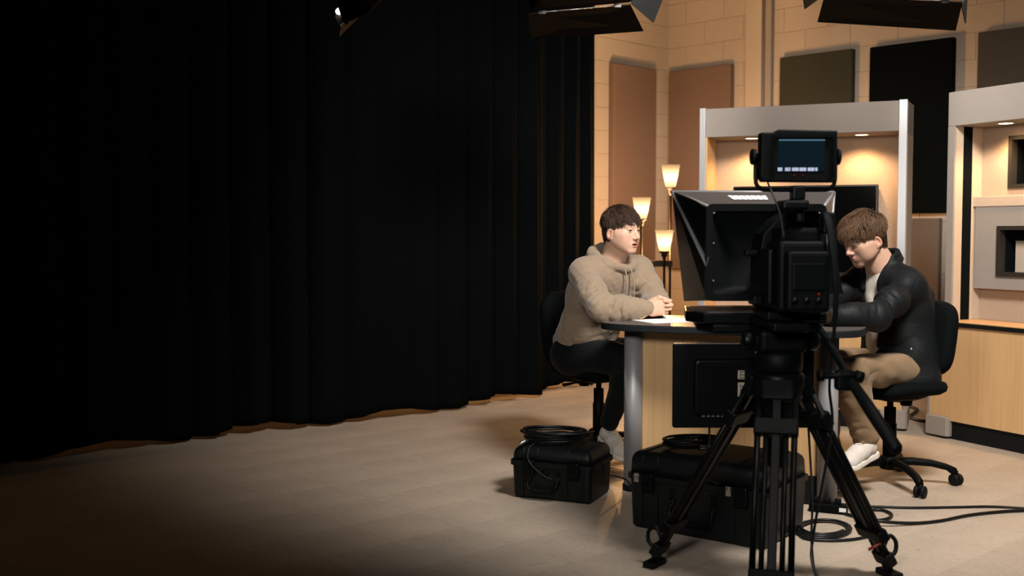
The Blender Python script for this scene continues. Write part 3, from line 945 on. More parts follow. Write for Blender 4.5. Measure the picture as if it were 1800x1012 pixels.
# ------------------------------------------------------------------ viewfinder on its yoke
VC = W(1398, 277, 3.27)
vf = thing('viewfinder', 'black viewfinder monitor with a dark blue screen on top of the camera', 'monitor', VC - Vector((0, 0, 0.10)))
Vz = 0.10
pxm = 3.27 / FPX
b = MB()
def vp(px, py): return ((px - 1398) * pxm, (277 - py) * pxm + Vz)
outl = [vp(1332, 236), (vp(1352, 236)), vp(1361, 231), vp(1462, 233), vp(1463, 318), vp(1460, 321), vp(1336, 320), vp(1331, 313)]
b.prism([(x, -z) for x, z in outl], -0.055, 0.0, bevel=0.004, M=Matrix.Rotation(R(-90), 4, 'X'))
# the prism was drawn in x / -z and turned upright
b.build('housing', 'black_plastic', vf)
fr = MB()
bz = [(vp(1352, 244), vp(1452, 244), vp(1452, 312), vp(1352, 312)), (vp(1361, 248), vp(1440, 248), vp(1440, 303), vp(1356, 303))]
yo, yi = -0.022, 0.002
F0 = [(p[0], -0.0005 + yo * 0, p[1]) for p in bz[0]]
V = [(p[0], -0.058 + 0.0, p[1]) for p in bz[0]] + [(p[0], -0.0565, p[1]) for p in bz[1]]
sc_mb = MB(); q = bz[1]
yf = -0.0575
sc_mb.box(q[0][0] - 0.002, q[1][0], yf, yf + 0.003, q[2][1], q[0][1])
sc_mb.build('screen', 'screen_glow', vf)
ln = MB(); ln.box(q[0][0], q[1][0], yf - 0.0008, yf - 0.0002, q[0][1] - 0.0042, q[0][1]); ln.build('screen_top_line', 'screen_line', vf)
tx = MB()
for (xa, xb) in ((1359.5, 1367.5), (1372, 1381.5), (1384, 1395.5), (1397, 1408.5), (1411, 1422.5), (1424, 1428)):
    a0 = vp(xa, 302); a1 = vp(xb, 296.5)
    n = max(1, int((xb - xa) / 3.8))
    for k in range(n):
        w_ = (a1[0] - a0[0]) / n
        x_ = a0[0] + k * w_
        # little block letters: a ring of four strokes
        t_ = 0.0016; hh = a1[1] - a0[1]; ww = w_ * 0.86
        tx.box(x_, x_ + t_, yf - 0.0010, yf - 0.0002, a0[1], a1[1]); tx.box(x_ + ww - t_, x_ + ww, yf - 0.0010, yf - 0.0002, a0[1], a1[1])
        tx.box(x_, x_ + ww, yf - 0.0010, yf - 0.0002, a0[1], a0[1] + t_); tx.box(x_, x_ + ww, yf - 0.0010, yf - 0.0002, a1[1] - t_, a1[1])
        if k % 2 == 0: tx.box(x_, x_ + ww, yf - 0.0010, yf - 0.0002, (a0[1] + a1[1]) / 2 - t_/2, (a0[1] + a1[1]) / 2 + t_/2)
tx.build('screen_text', 'screen_text', vf)
for px in (1388.5, 1403):
    x_, z_ = vp(px, 309)
    MB().lathe([(0, 0), (0.0025, 0), (0.0025, 0.0015), (0, 0.0015)], 10, Matrix.Translation((x_, -0.0552, z_)) @ Matrix.Rotation(R(90), 4, 'X')).build('indicator_light', 'led_red', vf)
hd = MB()      # hood lips around the screen
hd.box(bz[0][0][0], bz[0][1][0], -0.068, -0.0551, bz[0][0][1] - 0.002, bz[0][0][1] + 0.006)
hd.box(bz[0][0][0] - 0.004, bz[0][0][0], -0.068, -0.0551, bz[0][2][1], bz[0][0][1] + 0.006)
hd.box(bz[0][1][0], bz[0][1][0] + 0.004, -0.068, -0.0551, bz[0][2][1], bz[0][0][1] + 0.006)
hd.build('screen_hood', 'black_satin', vf)
for sgn, xe in ((-1, vp(1331, 0)[0]), (1, vp(1463, 0)[0])):
    k = MB().lathe([(0, 0), (0.011, 0), (0.011, 0.008), (0.022, 0.010), (0.024, 0.014), (0.024, 0.022), (0.020, 0.025), (0, 0.025)] if sgn < 0 else
                   [(0, 0), (0.010, 0), (0.010, 0.003), (0.022, 0.004), (0.024, 0.007), (0.024, 0.012), (0.020, 0.014), (0, 0.014)], 24,
                   Matrix.Translation((xe, -0.027, Vz)) @ Matrix.Rotation(R(90 * sgn), 4, 'Y'))
    k.build('tilt_knob', 'black_plastic', vf)
yk = MB()
xl, xr = vp(1325, 0)[0], vp(1460, 0)[0] + 0.006
zb_ = vp(0, 334)[1]; zt = vp(0, 278)[1]
yk.tube([(xl, -0.027, zt)] + spline([(xl, -0.027, zb_ + 0.04), (xl + 0.004, -0.027, zb_ + 0.016), (xl + 0.020, -0.027, zb_ + 0.002), (xl + 0.045, -0.027, zb_)], 5)
        + spline([(xr - 0.045, -0.027, zb_), (xr - 0.020, -0.027, zb_ + 0.002), (xr - 0.004, -0.027, zb_ + 0.016), (xr, -0.027, zb_ + 0.04)], 5) + [(xr, -0.027, zt)], 0.0065, 10)
yk.build('yoke', 'black_metal', vf)
mt = MB(); mt.box(-0.018, 0.020, -0.05, -0.004, zb_ - 0.030, zb_ + 0.012, bevel=0.005); mt.box(-0.05, 0.03, -0.06, 0.03, zb_ - 0.06, zb_ - 0.0305, bevel=0.008)
mt.build('mount', 'black_metal', vf)
cb = MB(); cb.tube(spline([W(1349, 319, 3.24), W(1354, 332, 3.22), W(1362, 350, 3.20), W(1372, 380, 3.18), W(1378, 420, 3.16)], 6), 0.0028, 8)
buildw(cb, 'cable', 'cable', vf)

# ------------------------------------------------------------------ teleprompter hood in front of the lens
tp = thing('teleprompter', 'black teleprompter with flared hood and flat screen under it', 'teleprompter', (0.85, 3.75, 0.80))
yr, yf_ = 3.58, 3.96
r_tl, r_tr, r_br, r_bl = W(1243, 362, yr), W(1448, 362, yr), W(1446, 524, yr), W(1243, 526, yr)
f_tl, f_tr, f_br, f_bl = W(1182, 337, yf_), W(1465, 338, yf_), W(1452, 522, yf_), W(1203, 528, yf_)
def quad(q, nm, m, th=0.004, lab=None):
    n = (q[1] - q[0]).cross(q[2] - q[0]).normalized() * th / 2
    k = len(q)
    mb = MB(); mb.add([p - n for p in q] + [p + n for p in q],
           [tuple(range(k - 1, -1, -1)), tuple(range(k, 2 * k))] + [(i, (i + 1) % k, k + (i + 1) % k, k + i) for i in range(k)])
    return buildw(mb, nm, m, tp, lab)
top = quad([r_tl, r_tr, f_tr, f_tl], 'hood_top', 'hood_plastic_lit')
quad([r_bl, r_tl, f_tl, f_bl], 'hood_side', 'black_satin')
quad([r_tr, r_br, f_br, f_tr], 'hood_side', 'hood_plastic_lit')
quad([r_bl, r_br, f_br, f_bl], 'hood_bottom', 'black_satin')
quad([f_tl + Vector((0.03, -0.01, -0.03)), f_tr + Vector((-0.03, -0.01, -0.03)), f_br + Vector((-0.03, -0.3, 0.03)), f_bl + Vector((0.03, -0.3, 0.03))], 'beam_splitter_glass', 'tv_screen')
# grey edge flanges
e = MB()
for a, b_, rad in ((f_tl, f_tr, 0.007), (f_tl, W(1243, 466, yr - 0.002), 0.0085), (f_tr, f_br, 0.008), (W(1196, 341, yf_ - 0.03), r_tl, 0.006), (r_tr, f_tr, 0.006)):
    a2, b2 = a + Vector((0, -0.006, 0)), b_ + Vector((0, -0.006, 0))
    e.tube([a2, b2], rad, 8, flat=0.8)
buildw(e, 'edge_flange', 'hood_edge', tp)
dv = Vector((0, -0.012, 0))
quad([f_tl + dv, W(1198, 340, yf_ - 0.02) + dv, W(1245, 452, yr - 0.004) + dv, W(1240, 468, yr - 0.004) + dv], 'side_band', 'hood_edge', 0.003)
quad([W(1452, 342, yf_ - 0.03), W(1465, 338, yf_ - 0.008), W(1459, 480, yf_ - 0.008), W(1450, 480, yf_ - 0.03)], 'side_band', 'hood_edge', 0.003)
# rear frame with rounded corners and a cloth shroud closing on the lens
w_ = (r_tr - r_tl).length; h_ = (r_tl - r_bl).length
cen = (r_tl + r_tr + r_br + r_bl) / 4
mb = MB()
o1 = rrect(w_ + 0.012, h_ + 0.012, 0.022); o2 = rrect(w_ - 0.035, h_ - 0.035, 0.016)
n = len(o1)
def up3(p, y): return (cen.x + p[0], y, cen.z + p[1])
V = [up3(p, yr - 0.012) for p in o1] + [up3(p, yr - 0.012) for p in o2] + [up3(p, yr + 0.008) for p in o2] + [up3(p, yr + 0.008) for p in o1]
F = []
for lvl in range(4):
    for k in range(n):
        a_, b_ = lvl * n, ((lvl + 1) % 4) * n
        F.append((a_ + k, a_ + (k + 1) % n, b_ + (k + 1) % n, b_ + k))
mb.add(V, F)
rf = buildw(mb, 'rear_frame', 'black_plastic', tp)
sc = MB()
for (x, y) in ((-0.45, 0.42), (-0.45, 0.1), (-0.45, -0.3), (0.45, 0.42)):
    p = up3((x * w_, y * h_), yr - 0.014)
    sc.lathe([(0, 0), (0.003, 0), (0.003, 0.002), (0, 0.002)], 8, Matrix.Translation(p) @ Matrix.Rotation(R(90), 4, 'X'))
buildw(sc, 'screw', 'hood_edge', rf)
secs = []
lensc = Vector((0.858, 3.66, 0.993))
for i in range(7):
    t_ = i / 6
    sec = []
    for k, p in enumerate(o2):
        a0 = Vector(up3(p, yr))
        ang = math.atan2(p[1], p[0])
        l0 = lensc + Vector((math.cos(ang) * 0.058, 0, math.sin(ang) * 0.058))
        q_ = a0.lerp(l0, t_)
        q_.y += 0.03 * math.sin(t_ * math.pi) + 0.012 * math.sin(t_ * math.pi) * math.sin(ang * 5 + t_ * 3)
        sec.append(q_)
    secs.append(sec)
sh = MB().loft(secs, caps=False)
buildw(sh, 'lens_shroud', 'black_cloth', tp)
# pale maker's strip on the top of the hood
tl = [r_tl.lerp(f_tl, 0.38), r_tr.lerp(f_tr, 0.38), r_tr.lerp(f_tr, 0.66), r_tl.lerp(f_tl, 0.66)]
nn = (tl[1] - tl[0]).cross(tl[2] - tl[0]).normalized()
if nn.z < 0: nn = -nn
qs = []
for k in range(7):
    a_, b_ = 0.30 + k * 0.038, 0.30 + k * 0.038 + 0.031
    base = len(qs)
    qs.append([tl[0].lerp(tl[1], a_) + nn * 0.0035, tl[0].lerp(tl[1], b_) + nn * 0.0035, tl[3].lerp(tl[2], b_) + nn * 0.0035, tl[3].lerp(tl[2], a_) + nn * 0.0035])
mb = MB()
for q_ in qs: mb.add(q_, [(0, 1, 2, 3)])
buildw(mb, 'printed_lettering', 'white_label', top)
# flat prompter screen lying under the hood
s = MB()
sl = [(W(1205, 541, 3.90).x, 3.93), (W(1205, 541, 3.66).x, 3.66), (W(1236, 541, 3.56).x, 3.55), (W(1452, 541, 3.56).x, 3.55), (W(1457, 541, 3.66).x + 0.01, 3.66), (W(1457, 541, 3.9).x, 3.93)]
s.prism(sl, 0.832, 0.868, bevel=0.004)
buildw(s, 'screen_tray', 'black_satin', tp)
s = MB(); s.prism([(x * 0.86 + 0.12, y) for x, y in sl], 0.800, 0.8315, bevel=0.008); buildw(s, 'tray_housing', 'black_plastic', tp)
s = MB(); s.prism([((x - 0.85) * 0.92 + 0.85, (y - 3.74) * 0.9 + 3.74) for x, y in sl], 0.8681, 0.8695); buildw(s, 'tray_glass', 'desk_top', tp)
s = MB(); s.box(0.81, 0.845, 3.60, 3.64, 0.8696, 0.915, bevel=0.004); s.box(0.78, 0.92, 3.40, 3.60, 0.800, 0.830, bevel=0.004); buildw(s, 'support_rail', 'black_metal', tp)

# ------------------------------------------------------------------ return monitor slung under the prompter
mo = thing('monitor', 'large black monitor seen from the back, slung below the teleprompter', 'monitor', W(1304, 750, 3.64))
ym = 3.66
m0, m1 = W(1182, 603, ym), W(1427, 750, ym)
cx_, cz_ = (m0.x + m1.x) / 2, (m0.z + m1.z) / 2
w_, h_ = m1.x - m0.x, m0.z - m1.z
TM = Matrix.Translation((cx_, ym, cz_)) @ Matrix.Rotation(R(90), 4, 'X')
s = MB(); s.prism(rrect(w_, h_, 0.007), 0.0, 0.022, bevel=0.004, M=TM); buildw(s, 'housing', 'black_plastic', mo)
s = MB(); s.prism(rrect(w_ * 0.72, h_ * 0.66, 0.02), 0.0221, 0.050, bevel=0.010, seg=3, M=TM); rear = buildw(s, 'rear_cover', 'black_satin', mo)
s = MB(); s.prism(rrect(w_ - 0.014, h_ - 0.014, 0.004), -0.002, -0.0002, M=TM); buildw(s, 'screen', 'tv_screen', mo)
s = MB(); s.box(m0.x + 0.002, m1.x - 0.002, ym - 0.02, ym - 0.002, m0.z - 0.0005, m0.z + 0.0015); buildw(s, 'top_edge', 'hood_edge', mo)
yl = ym - 0.0512
for (pa, pb_, rows) in (((1297, 651), (1333, 666), 3), ((1297, 672), (1318, 697), 2)):
    a_, b_ = W(*pa, yl), W(*pb_, yl)
    s = MB(); s.box(a_.x, b_.x, yl - 0.0004, yl, b_.z, a_.z); lb = buildw(s, 'sticker', 'sticker', rear)
    s = MB()
    for r_ in range(rows):
        z = b_.z + (a_.z - b_.z) * (r_ + 0.5) / rows
        s.box(a_.x + 0.006, b_.x - 0.006, yl - 0.0009, yl - 0.0005, z - 0.0018, z + 0.0018)
    s.box(a_.x + 0.008, a_.x + 0.010, yl - 0.0009, yl - 0.0005, b_.z + 0.003, a_.z - 0.003)
    buildw(s, 'sticker_print', 'sticker_ink', rear)
s = MB()
for k in range(9):
    p = W(1236 + k * 8.5, 729, ym - 0.024)
    s.box(p.x - 0.005, p.x + 0.005, p.y - 0.006, p.y, p.z - 0.005, p.z + 0.005)
buildw(s, 'socket_row', 'hood_edge', mo)
s = MB(); s.box(0.80, 0.90, 3.44, ym - 0.051, 0.60, 0.66, bevel=0.006); s.box(0.78, 0.92, ym - 0.060, ym - 0.0505, 0.56, 0.70, bevel=0.003)
buildw(s, 'mount_arm', 'black_metal', mo)

# ------------------------------------------------------------------ hard cases
def hard_case(label, loc, rz, w, d, h, latches, handle_x, lock=False):
    t = thing('equipment_case', label, 'case', loc, rz)
    zl = h * 0.66
    r_ = 0.022
    b = MB()
    secs = []
    for z, sc_, rr in ((0.006, 0.955, r_), (0.014, 0.975, r_), (zl - 0.012, 1.0, r_), (zl - 0.004, 1.0, r_)):
        secs.append([(x * sc_, y * sc_, z) for x, y in rrect(w, d, rr)])
    b.loft(secs, smooth=False); b.build('case_body', 'case_plastic', t)
    b = MB()
    b.loft([[(x, y, z) for x, y in rrect(w + 0.020, d + 0.020, r_ + 0.008)] for z in (zl - 0.0038, zl + 0.016)], smooth=False)
    b.build('rim', 'case_plastic', t)
    b = MB()
    for z, sx in ((zl + 0.0162, 0.0), (h - 0.024, 0.006), (h - 0.010, 0.012), (h - 0.003, 0.024), (h, 0.042)):
        secs = None
        b.v  # keep one loft below
    secs = [[(x, y, z) for x, y in rrect(w - 2 * i_, d - 2 * i_, max(r_ - i_ * 0.3, 0.008))] for z, i_ in
            ((zl + 0.0162, 0.0), (h - 0.030, 0.003), (h - 0.014, 0.009), (h - 0.004, 0.020), (h, 0.036))]
    b = MB(); b.loft(secs); lid = b.build('lid', 'case_plastic', t)
    # raised ribs up the front and across the lid
    for lx in latches:
        for s_ in (-1, 1):
            b = MB(); x = lx + s_ * 0.032
            b.box(x - 0.003, x + 0.003, -d/2 - 0.004, -d/2 + 0.012, 0.02, zl - 0.006, bevel=0.0015)
            b.box(x - 0.0025, x + 0.0025, -d/2 + 0.036, d/2 - 0.036, h - 0.002, h + 0.0035, bevel=0.001)
            b.tube([(x, -d/2 - 0.001, zl + 0.02), (x, -d/2 + 0.004, h - 0.028), (x, -d/2 + 0.013, h - 0.009), (x, -d/2 + 0.036, h + 0.001)], 0.003, 6)
            b.build('rib', 'case_plastic', t)
        b = MB()
        b.box(lx - 0.026, lx + 0.026, -d/2 - 0.026, -d/2 - 0.006, zl - 0.045, zl + 0.026, bevel=0.005)
        b.box(lx - 0.022, lx + 0.022, -d/2 - 0.031, -d/2 - 0.022, zl - 0.04, zl - 0.012, bevel=0.003)
        b.build('latch', 'black_satin', t)
        if lock:
            b = MB(); b.box(lx - 0.060, lx - 0.040, -d/2 - 0.0135, -d/2 - 0.010, zl - 0.014, zl + 0.022, bevel=0.001)
            b.tube([(lx - 0.057, -d/2 - 0.015, zl + 0.002), (lx - 0.057, -d/2 - 0.017, zl + 0.016), (lx - 0.043, -d/2 - 0.017, zl + 0.016), (lx - 0.043, -d/2 - 0.015, zl + 0.002)], 0.0018, 6)
            b.build('padlock_plate', 'chrome', t)
    hx, hw = handle_x, 0.064 if w < 0.45 else 0.085
    zt = zl * 0.62; zb = zl * 0.30
    b = MB(); yy = -d/2
    b.tube(spline([(hx - hw, yy - 0.006, zt), (hx - hw, yy - 0.018, zb + 0.02), (hx - hw + 0.02, yy - 0.022, zb), (hx + hw - 0.02, yy - 0.022, zb), (hx + hw, yy - 0.018, zb + 0.02), (hx + hw, yy - 0.006, zt)], 6), 0.0075, 10)
    hd_ = b.build('handle', 'black_satin', t)
    b = MB()
    for k in range(12):
        x = hx - hw + 0.024 + (2 * hw - 0.048) * k / 11
        b.tube([(x - 0.0022, yy - 0.022, zb), (x + 0.0022, yy - 0.022, zb)], 0.0092, 8)
    b.build('handle_grip', 'rubber', hd_)
    for s_ in (-1, 1):
        b = MB()
        b.box(hx + s_ * hw - 0.014, hx + s_ * hw + 0.014, yy - 0.012, yy + 0.006, zt - 0.01, zt + 0.014, bevel=0.003)
        for k in range(3): b.box(hx + s_ * hw - 0.010 + k * 0.008, hx + s_ * hw - 0.006 + k * 0.008, yy - 0.006, yy + 0.004, zt + 0.013, zl - 0.02)
        b.build('handle_mount', 'case_plastic', t)
    b = MB().lathe([(0, 0), (0.016, 0), (0.016, 0.004), (0.010, 0.007), (0, 0.007)], 18, Matrix.Translation((hx + 0.01, yy + 0.002, zl * 0.80)) @ Matrix.Rotation(R(90), 4, 'X'))
    b.build('pressure_valve', 'black_satin', t)
    for sx in (-1, 1):
        for sy in (-1, 1):
            b = MB(); b.box(sx * w * 0.38 - 0.03, sx * w * 0.38 + 0.03, sy * d * 0.38 - 0.02, sy * d * 0.38 + 0.02, 0.0, 0.010, bevel=0.002); b.build('foot', 'rubber', t)
    return t
SC, SR, SW, SD, SH = Vector((0.218, 4.642, 0)), R(-23.3), 0.360, 0.275, 0.222
hard_case('smaller black hard case with a coiled cable on its lid', SC, SR, SW, SD, SH, (-0.095, 0.105), -0.035)
BC, BR, BW_, BD_, BH_ = Vector((0.790, 4.108, 0)), R(-36.5), 0.56, 0.385, 0.297
hard_case('larger black hard case beside the tripod under the monitor', BC, BR, BW_, BD_, BH_, (-0.19, 0.19), -0.01, True)

# ------------------------------------------------------------------ cables
def coil_path(c, rx, ry, turns, zr, seed, thick, rot=0.0):
    rr = random.Random(seed)
    pts = []
    n = 26
    cr, sr = math.cos(rot), math.sin(rot)
    st = [(rr.uniform(0.60, 1.06), rr.uniform(-0.018, 0.018), rr.uniform(-0.018, 0.018), zr * _ / (turns + 1), rr.uniform(-0.4, 0.4)) for _ in range(turns + 2)]
    for i in range(turns * n):
        k = i // n; f = (i % n) / n
        A, B = st[k], st[k + 1]
        f2 = f * f * (3 - 2 * f)
        s, ox, oy, z, tl_ = [a + (b - a) * f2 for a, b in zip(A, B)]
        a = 2 * math.pi * i / n
        x, y = s * rx * math.cos(a) + ox, s * ry * math.sin(a) + oy
        pts.append(Vector((c.x + x * cr - y * sr, c.y + x * sr + y * cr, c.z + thick + z + abs(tl_) * 0.02 * (1 + math.sin(a * 1.0 + tl_ * 9)))))
    return pts
def plug(parent, a, b_, r_=0.008):
    v = (b_ - a)
    m = MB(); m.tube([a, a + v * 0.3, a + v * 0.31, a + v * 0.8, a + v * 0.81, b_], [r_ * 0.6, r_ * 0.8, r_, r_, r_ * 0.8, r_ * 0.8], 12)
    return buildw(m, 'plug', 'chrome', parent)
def cable(name, label, pts, r_, group=None, n=8):
    root = thing(name, label, 'cable', (pts[0].x, pts[0].y, pts[0].z - r_), 0, group)
    m = MB(); m.tube(pts, r_, n); buildw(m, 'cord', 'cable', root)
    return root
# coil on the smaller case
c0 = SC + Vector((-0.028, 0.03, SH + 0.004))
MS = Matrix.Translation(SC) @ Matrix.Rotation(SR, 4, 'Z')
MBg = Matrix.Translation(BC) @ Matrix.Rotation(BR, 4, 'Z')
p = coil_path(c0, 0.150, 0.125, 8, 0.048, 4, 0.006)
tail = [p[0] + Vector((-0.03, -0.10, 0.01)), MS @ Vector((-0.09, -0.10, SH + 0.012)), MS @ Vector((-0.10, -0.128, SH - 0.002)), MS @ Vector((-0.095, -0.162, SH - 0.04)), MS @ Vector((-0.065, -0.172, SH - 0.075)),
        MS @ Vector((-0.01, -0.175, SH * 0.5)), MS @ Vector((0.02, -0.17, SH * 0.46))]
k1 = cable('cable_coil', 'coiled black cable lying on the smaller hard case', p, 0.0052)
m = MB(); m.tube(spline([p[13]] + tail[1:], 6), 0.0032, 8); buildw(m, 'tail', 'cable', k1)
e0 = W(934, 772, 4.60); e1 = W(914, 778, 4.56)
m = MB(); m.tube(spline([p[60], W(955, 764, 4.62), e0], 6), 0.0048, 8); buildw(m, 'tail', 'cable', k1)
plug(k1, e0, e1, 0.0075)
# coil on the larger case
c1 = BC + Vector((-0.09, 0.06, BH_ + 0.004))
p = coil_path(c1, 0.150, 0.128, 6, 0.030, 14, 0.006)
k2 = cable('cable_coil', 'coiled black cable with silver plug lying on the larger hard case', p, 0.0042)
plug(k2, W(1226, 789, 4.02), W(1245, 785, 4.00), 0.0085)
# thin cable between the cases
cable('signal_cable', 'thin black cable dropping down the side of the smaller case to the floor',
      spline([MS @ Vector((SW/2 + 0.012, -0.02, SH * 0.72)), MS @ Vector((SW/2 + 0.016, 0.0, SH * 0.45)), MS @ Vector((SW/2 + 0.02, 0.05, 0.09)), Vector((0.50, 4.70, 0.05)), Vector((0.54, 4.62, 0.012)), Vector((0.62, 4.55, 0.006)), Vector((0.68, 4.56, 0.006))], 8), 0.0036)
# loops on the floor by the right desk leg
def fl(px, py, r_=0.006): 
    d = (EYE - r_) * FPX / (py - 410); w = W(px, py, d); return Vector((w.x, w.y, r_))
lp = []
for i in range(56):
    a = 2 * math.pi * i / 22 + 2.6
    k = i / 56
    rx = 52 - 14 * k; ry = 17 - 4 * k
    q_ = fl(1446 + rx * math.cos(a) + 3 * k, 936 - ry * math.sin(a), 0.006)
    q_.z = 0.006 + 0.010 * k
    lp.append(q_)
path = spline([fl(1545, 944), fl(1500, 954), fl(1450, 956), fl(1410, 950), lp[0]], 6)[:-1] + lp
cable('floor_cable', 'looped black cable coiled on the floor in front of the power strip', path, 0.0062)
cable('floor_cable', 'thin black cable running straight across the floor past the chair casters',
      spline([fl(1478, 893), fl(1540, 895), fl(1600, 897), fl(1680, 896), fl(1740, 895), fl(1800, 898), fl(1900, 906)], 10), 0.0055)
cable('floor_cable', 'thick black cable looping and curving along the floor behind the tripod',
      spline([fl(1478, 905, .007), fl(1500, 912, .007), fl(1535, 920, .007), fl(1562, 916, .007), fl(1566, 908, .007), fl(1548, 901, .007), fl(1520, 903, .007), fl(1512, 912, .02), fl(1545, 921, .021), fl(1600, 925, .009), fl(1650, 921, .007), fl(1700, 911, .007), fl(1750, 905, .007), fl(1800, 902, .007), fl(1900, 899, .007)], 10), 0.0068)
ps = thing('power_strip', 'small black power strip with plugs at the foot of a grey desk leg', 'power strip', fl(1456, 905, 0.0), R(-24))
MB().box(-0.075, 0.075, -0.025, 0.025, 0.0, 0.038, bevel=0.006).build('housing', 'black_plastic', ps)
m = MB()
for k in range(3): m.box(-0.055 + k * 0.04, -0.03 + k * 0.04, -0.012, 0.012, 0.0381, 0.060, bevel=0.004)
m.build('power_plug', 'rubber', ps)
m = MB(); m.box(0.045, 0.072, -0.0265, -0.0255, 0.012, 0.028); m.build('rating_label', 'white_label', ps)
# hanging cables from the rig
cable('hanging_cable', 'thin cable hanging from the slung monitor onto the larger case',
      spline([W(1247, 750, 3.655), W(1246, 790, 3.66), W(1243, 815, 3.58), W(1235, 835, 3.55), W(1262, 850, 3.55)], 8), 0.0040)
cable('hanging_cable', 'thin cable dropping straight in front of the maple desk front',
      spline([W(1421, 750, 3.60), W(1424, 800, 3.60), W(1428, 880, 3.55), W(1427, 960, 3.50), Vector((W(1434, 1010, 3.50).x, 3.45, 0.008)), Vector((1.05, 3.2, 0.006))], 8), 0.0040)
cable('hanging_cable', 'black cable hanging from the camera strap past a grey desk leg',
      spline([W(1464, 620, 3.24), W(1458, 680, 3.28), W(1463, 740, 3.32), W(1453, 810, 3.36), W(1440, 880, 3.38), W(1430, 940, 3.40), W(1428, 990, 3.36), Vector((0.96, 3.2, 0.008)), Vector((1.0, 3.0, 0.006))], 8), 0.0046)
cable('wall_cable', 'dark cable bundle on the floor between the two set bays',
      spline([fl(1596, 716), fl(1612, 722), fl(1600, 735), fl(1618, 742), fl(1636, 742)], 8), 0.012)

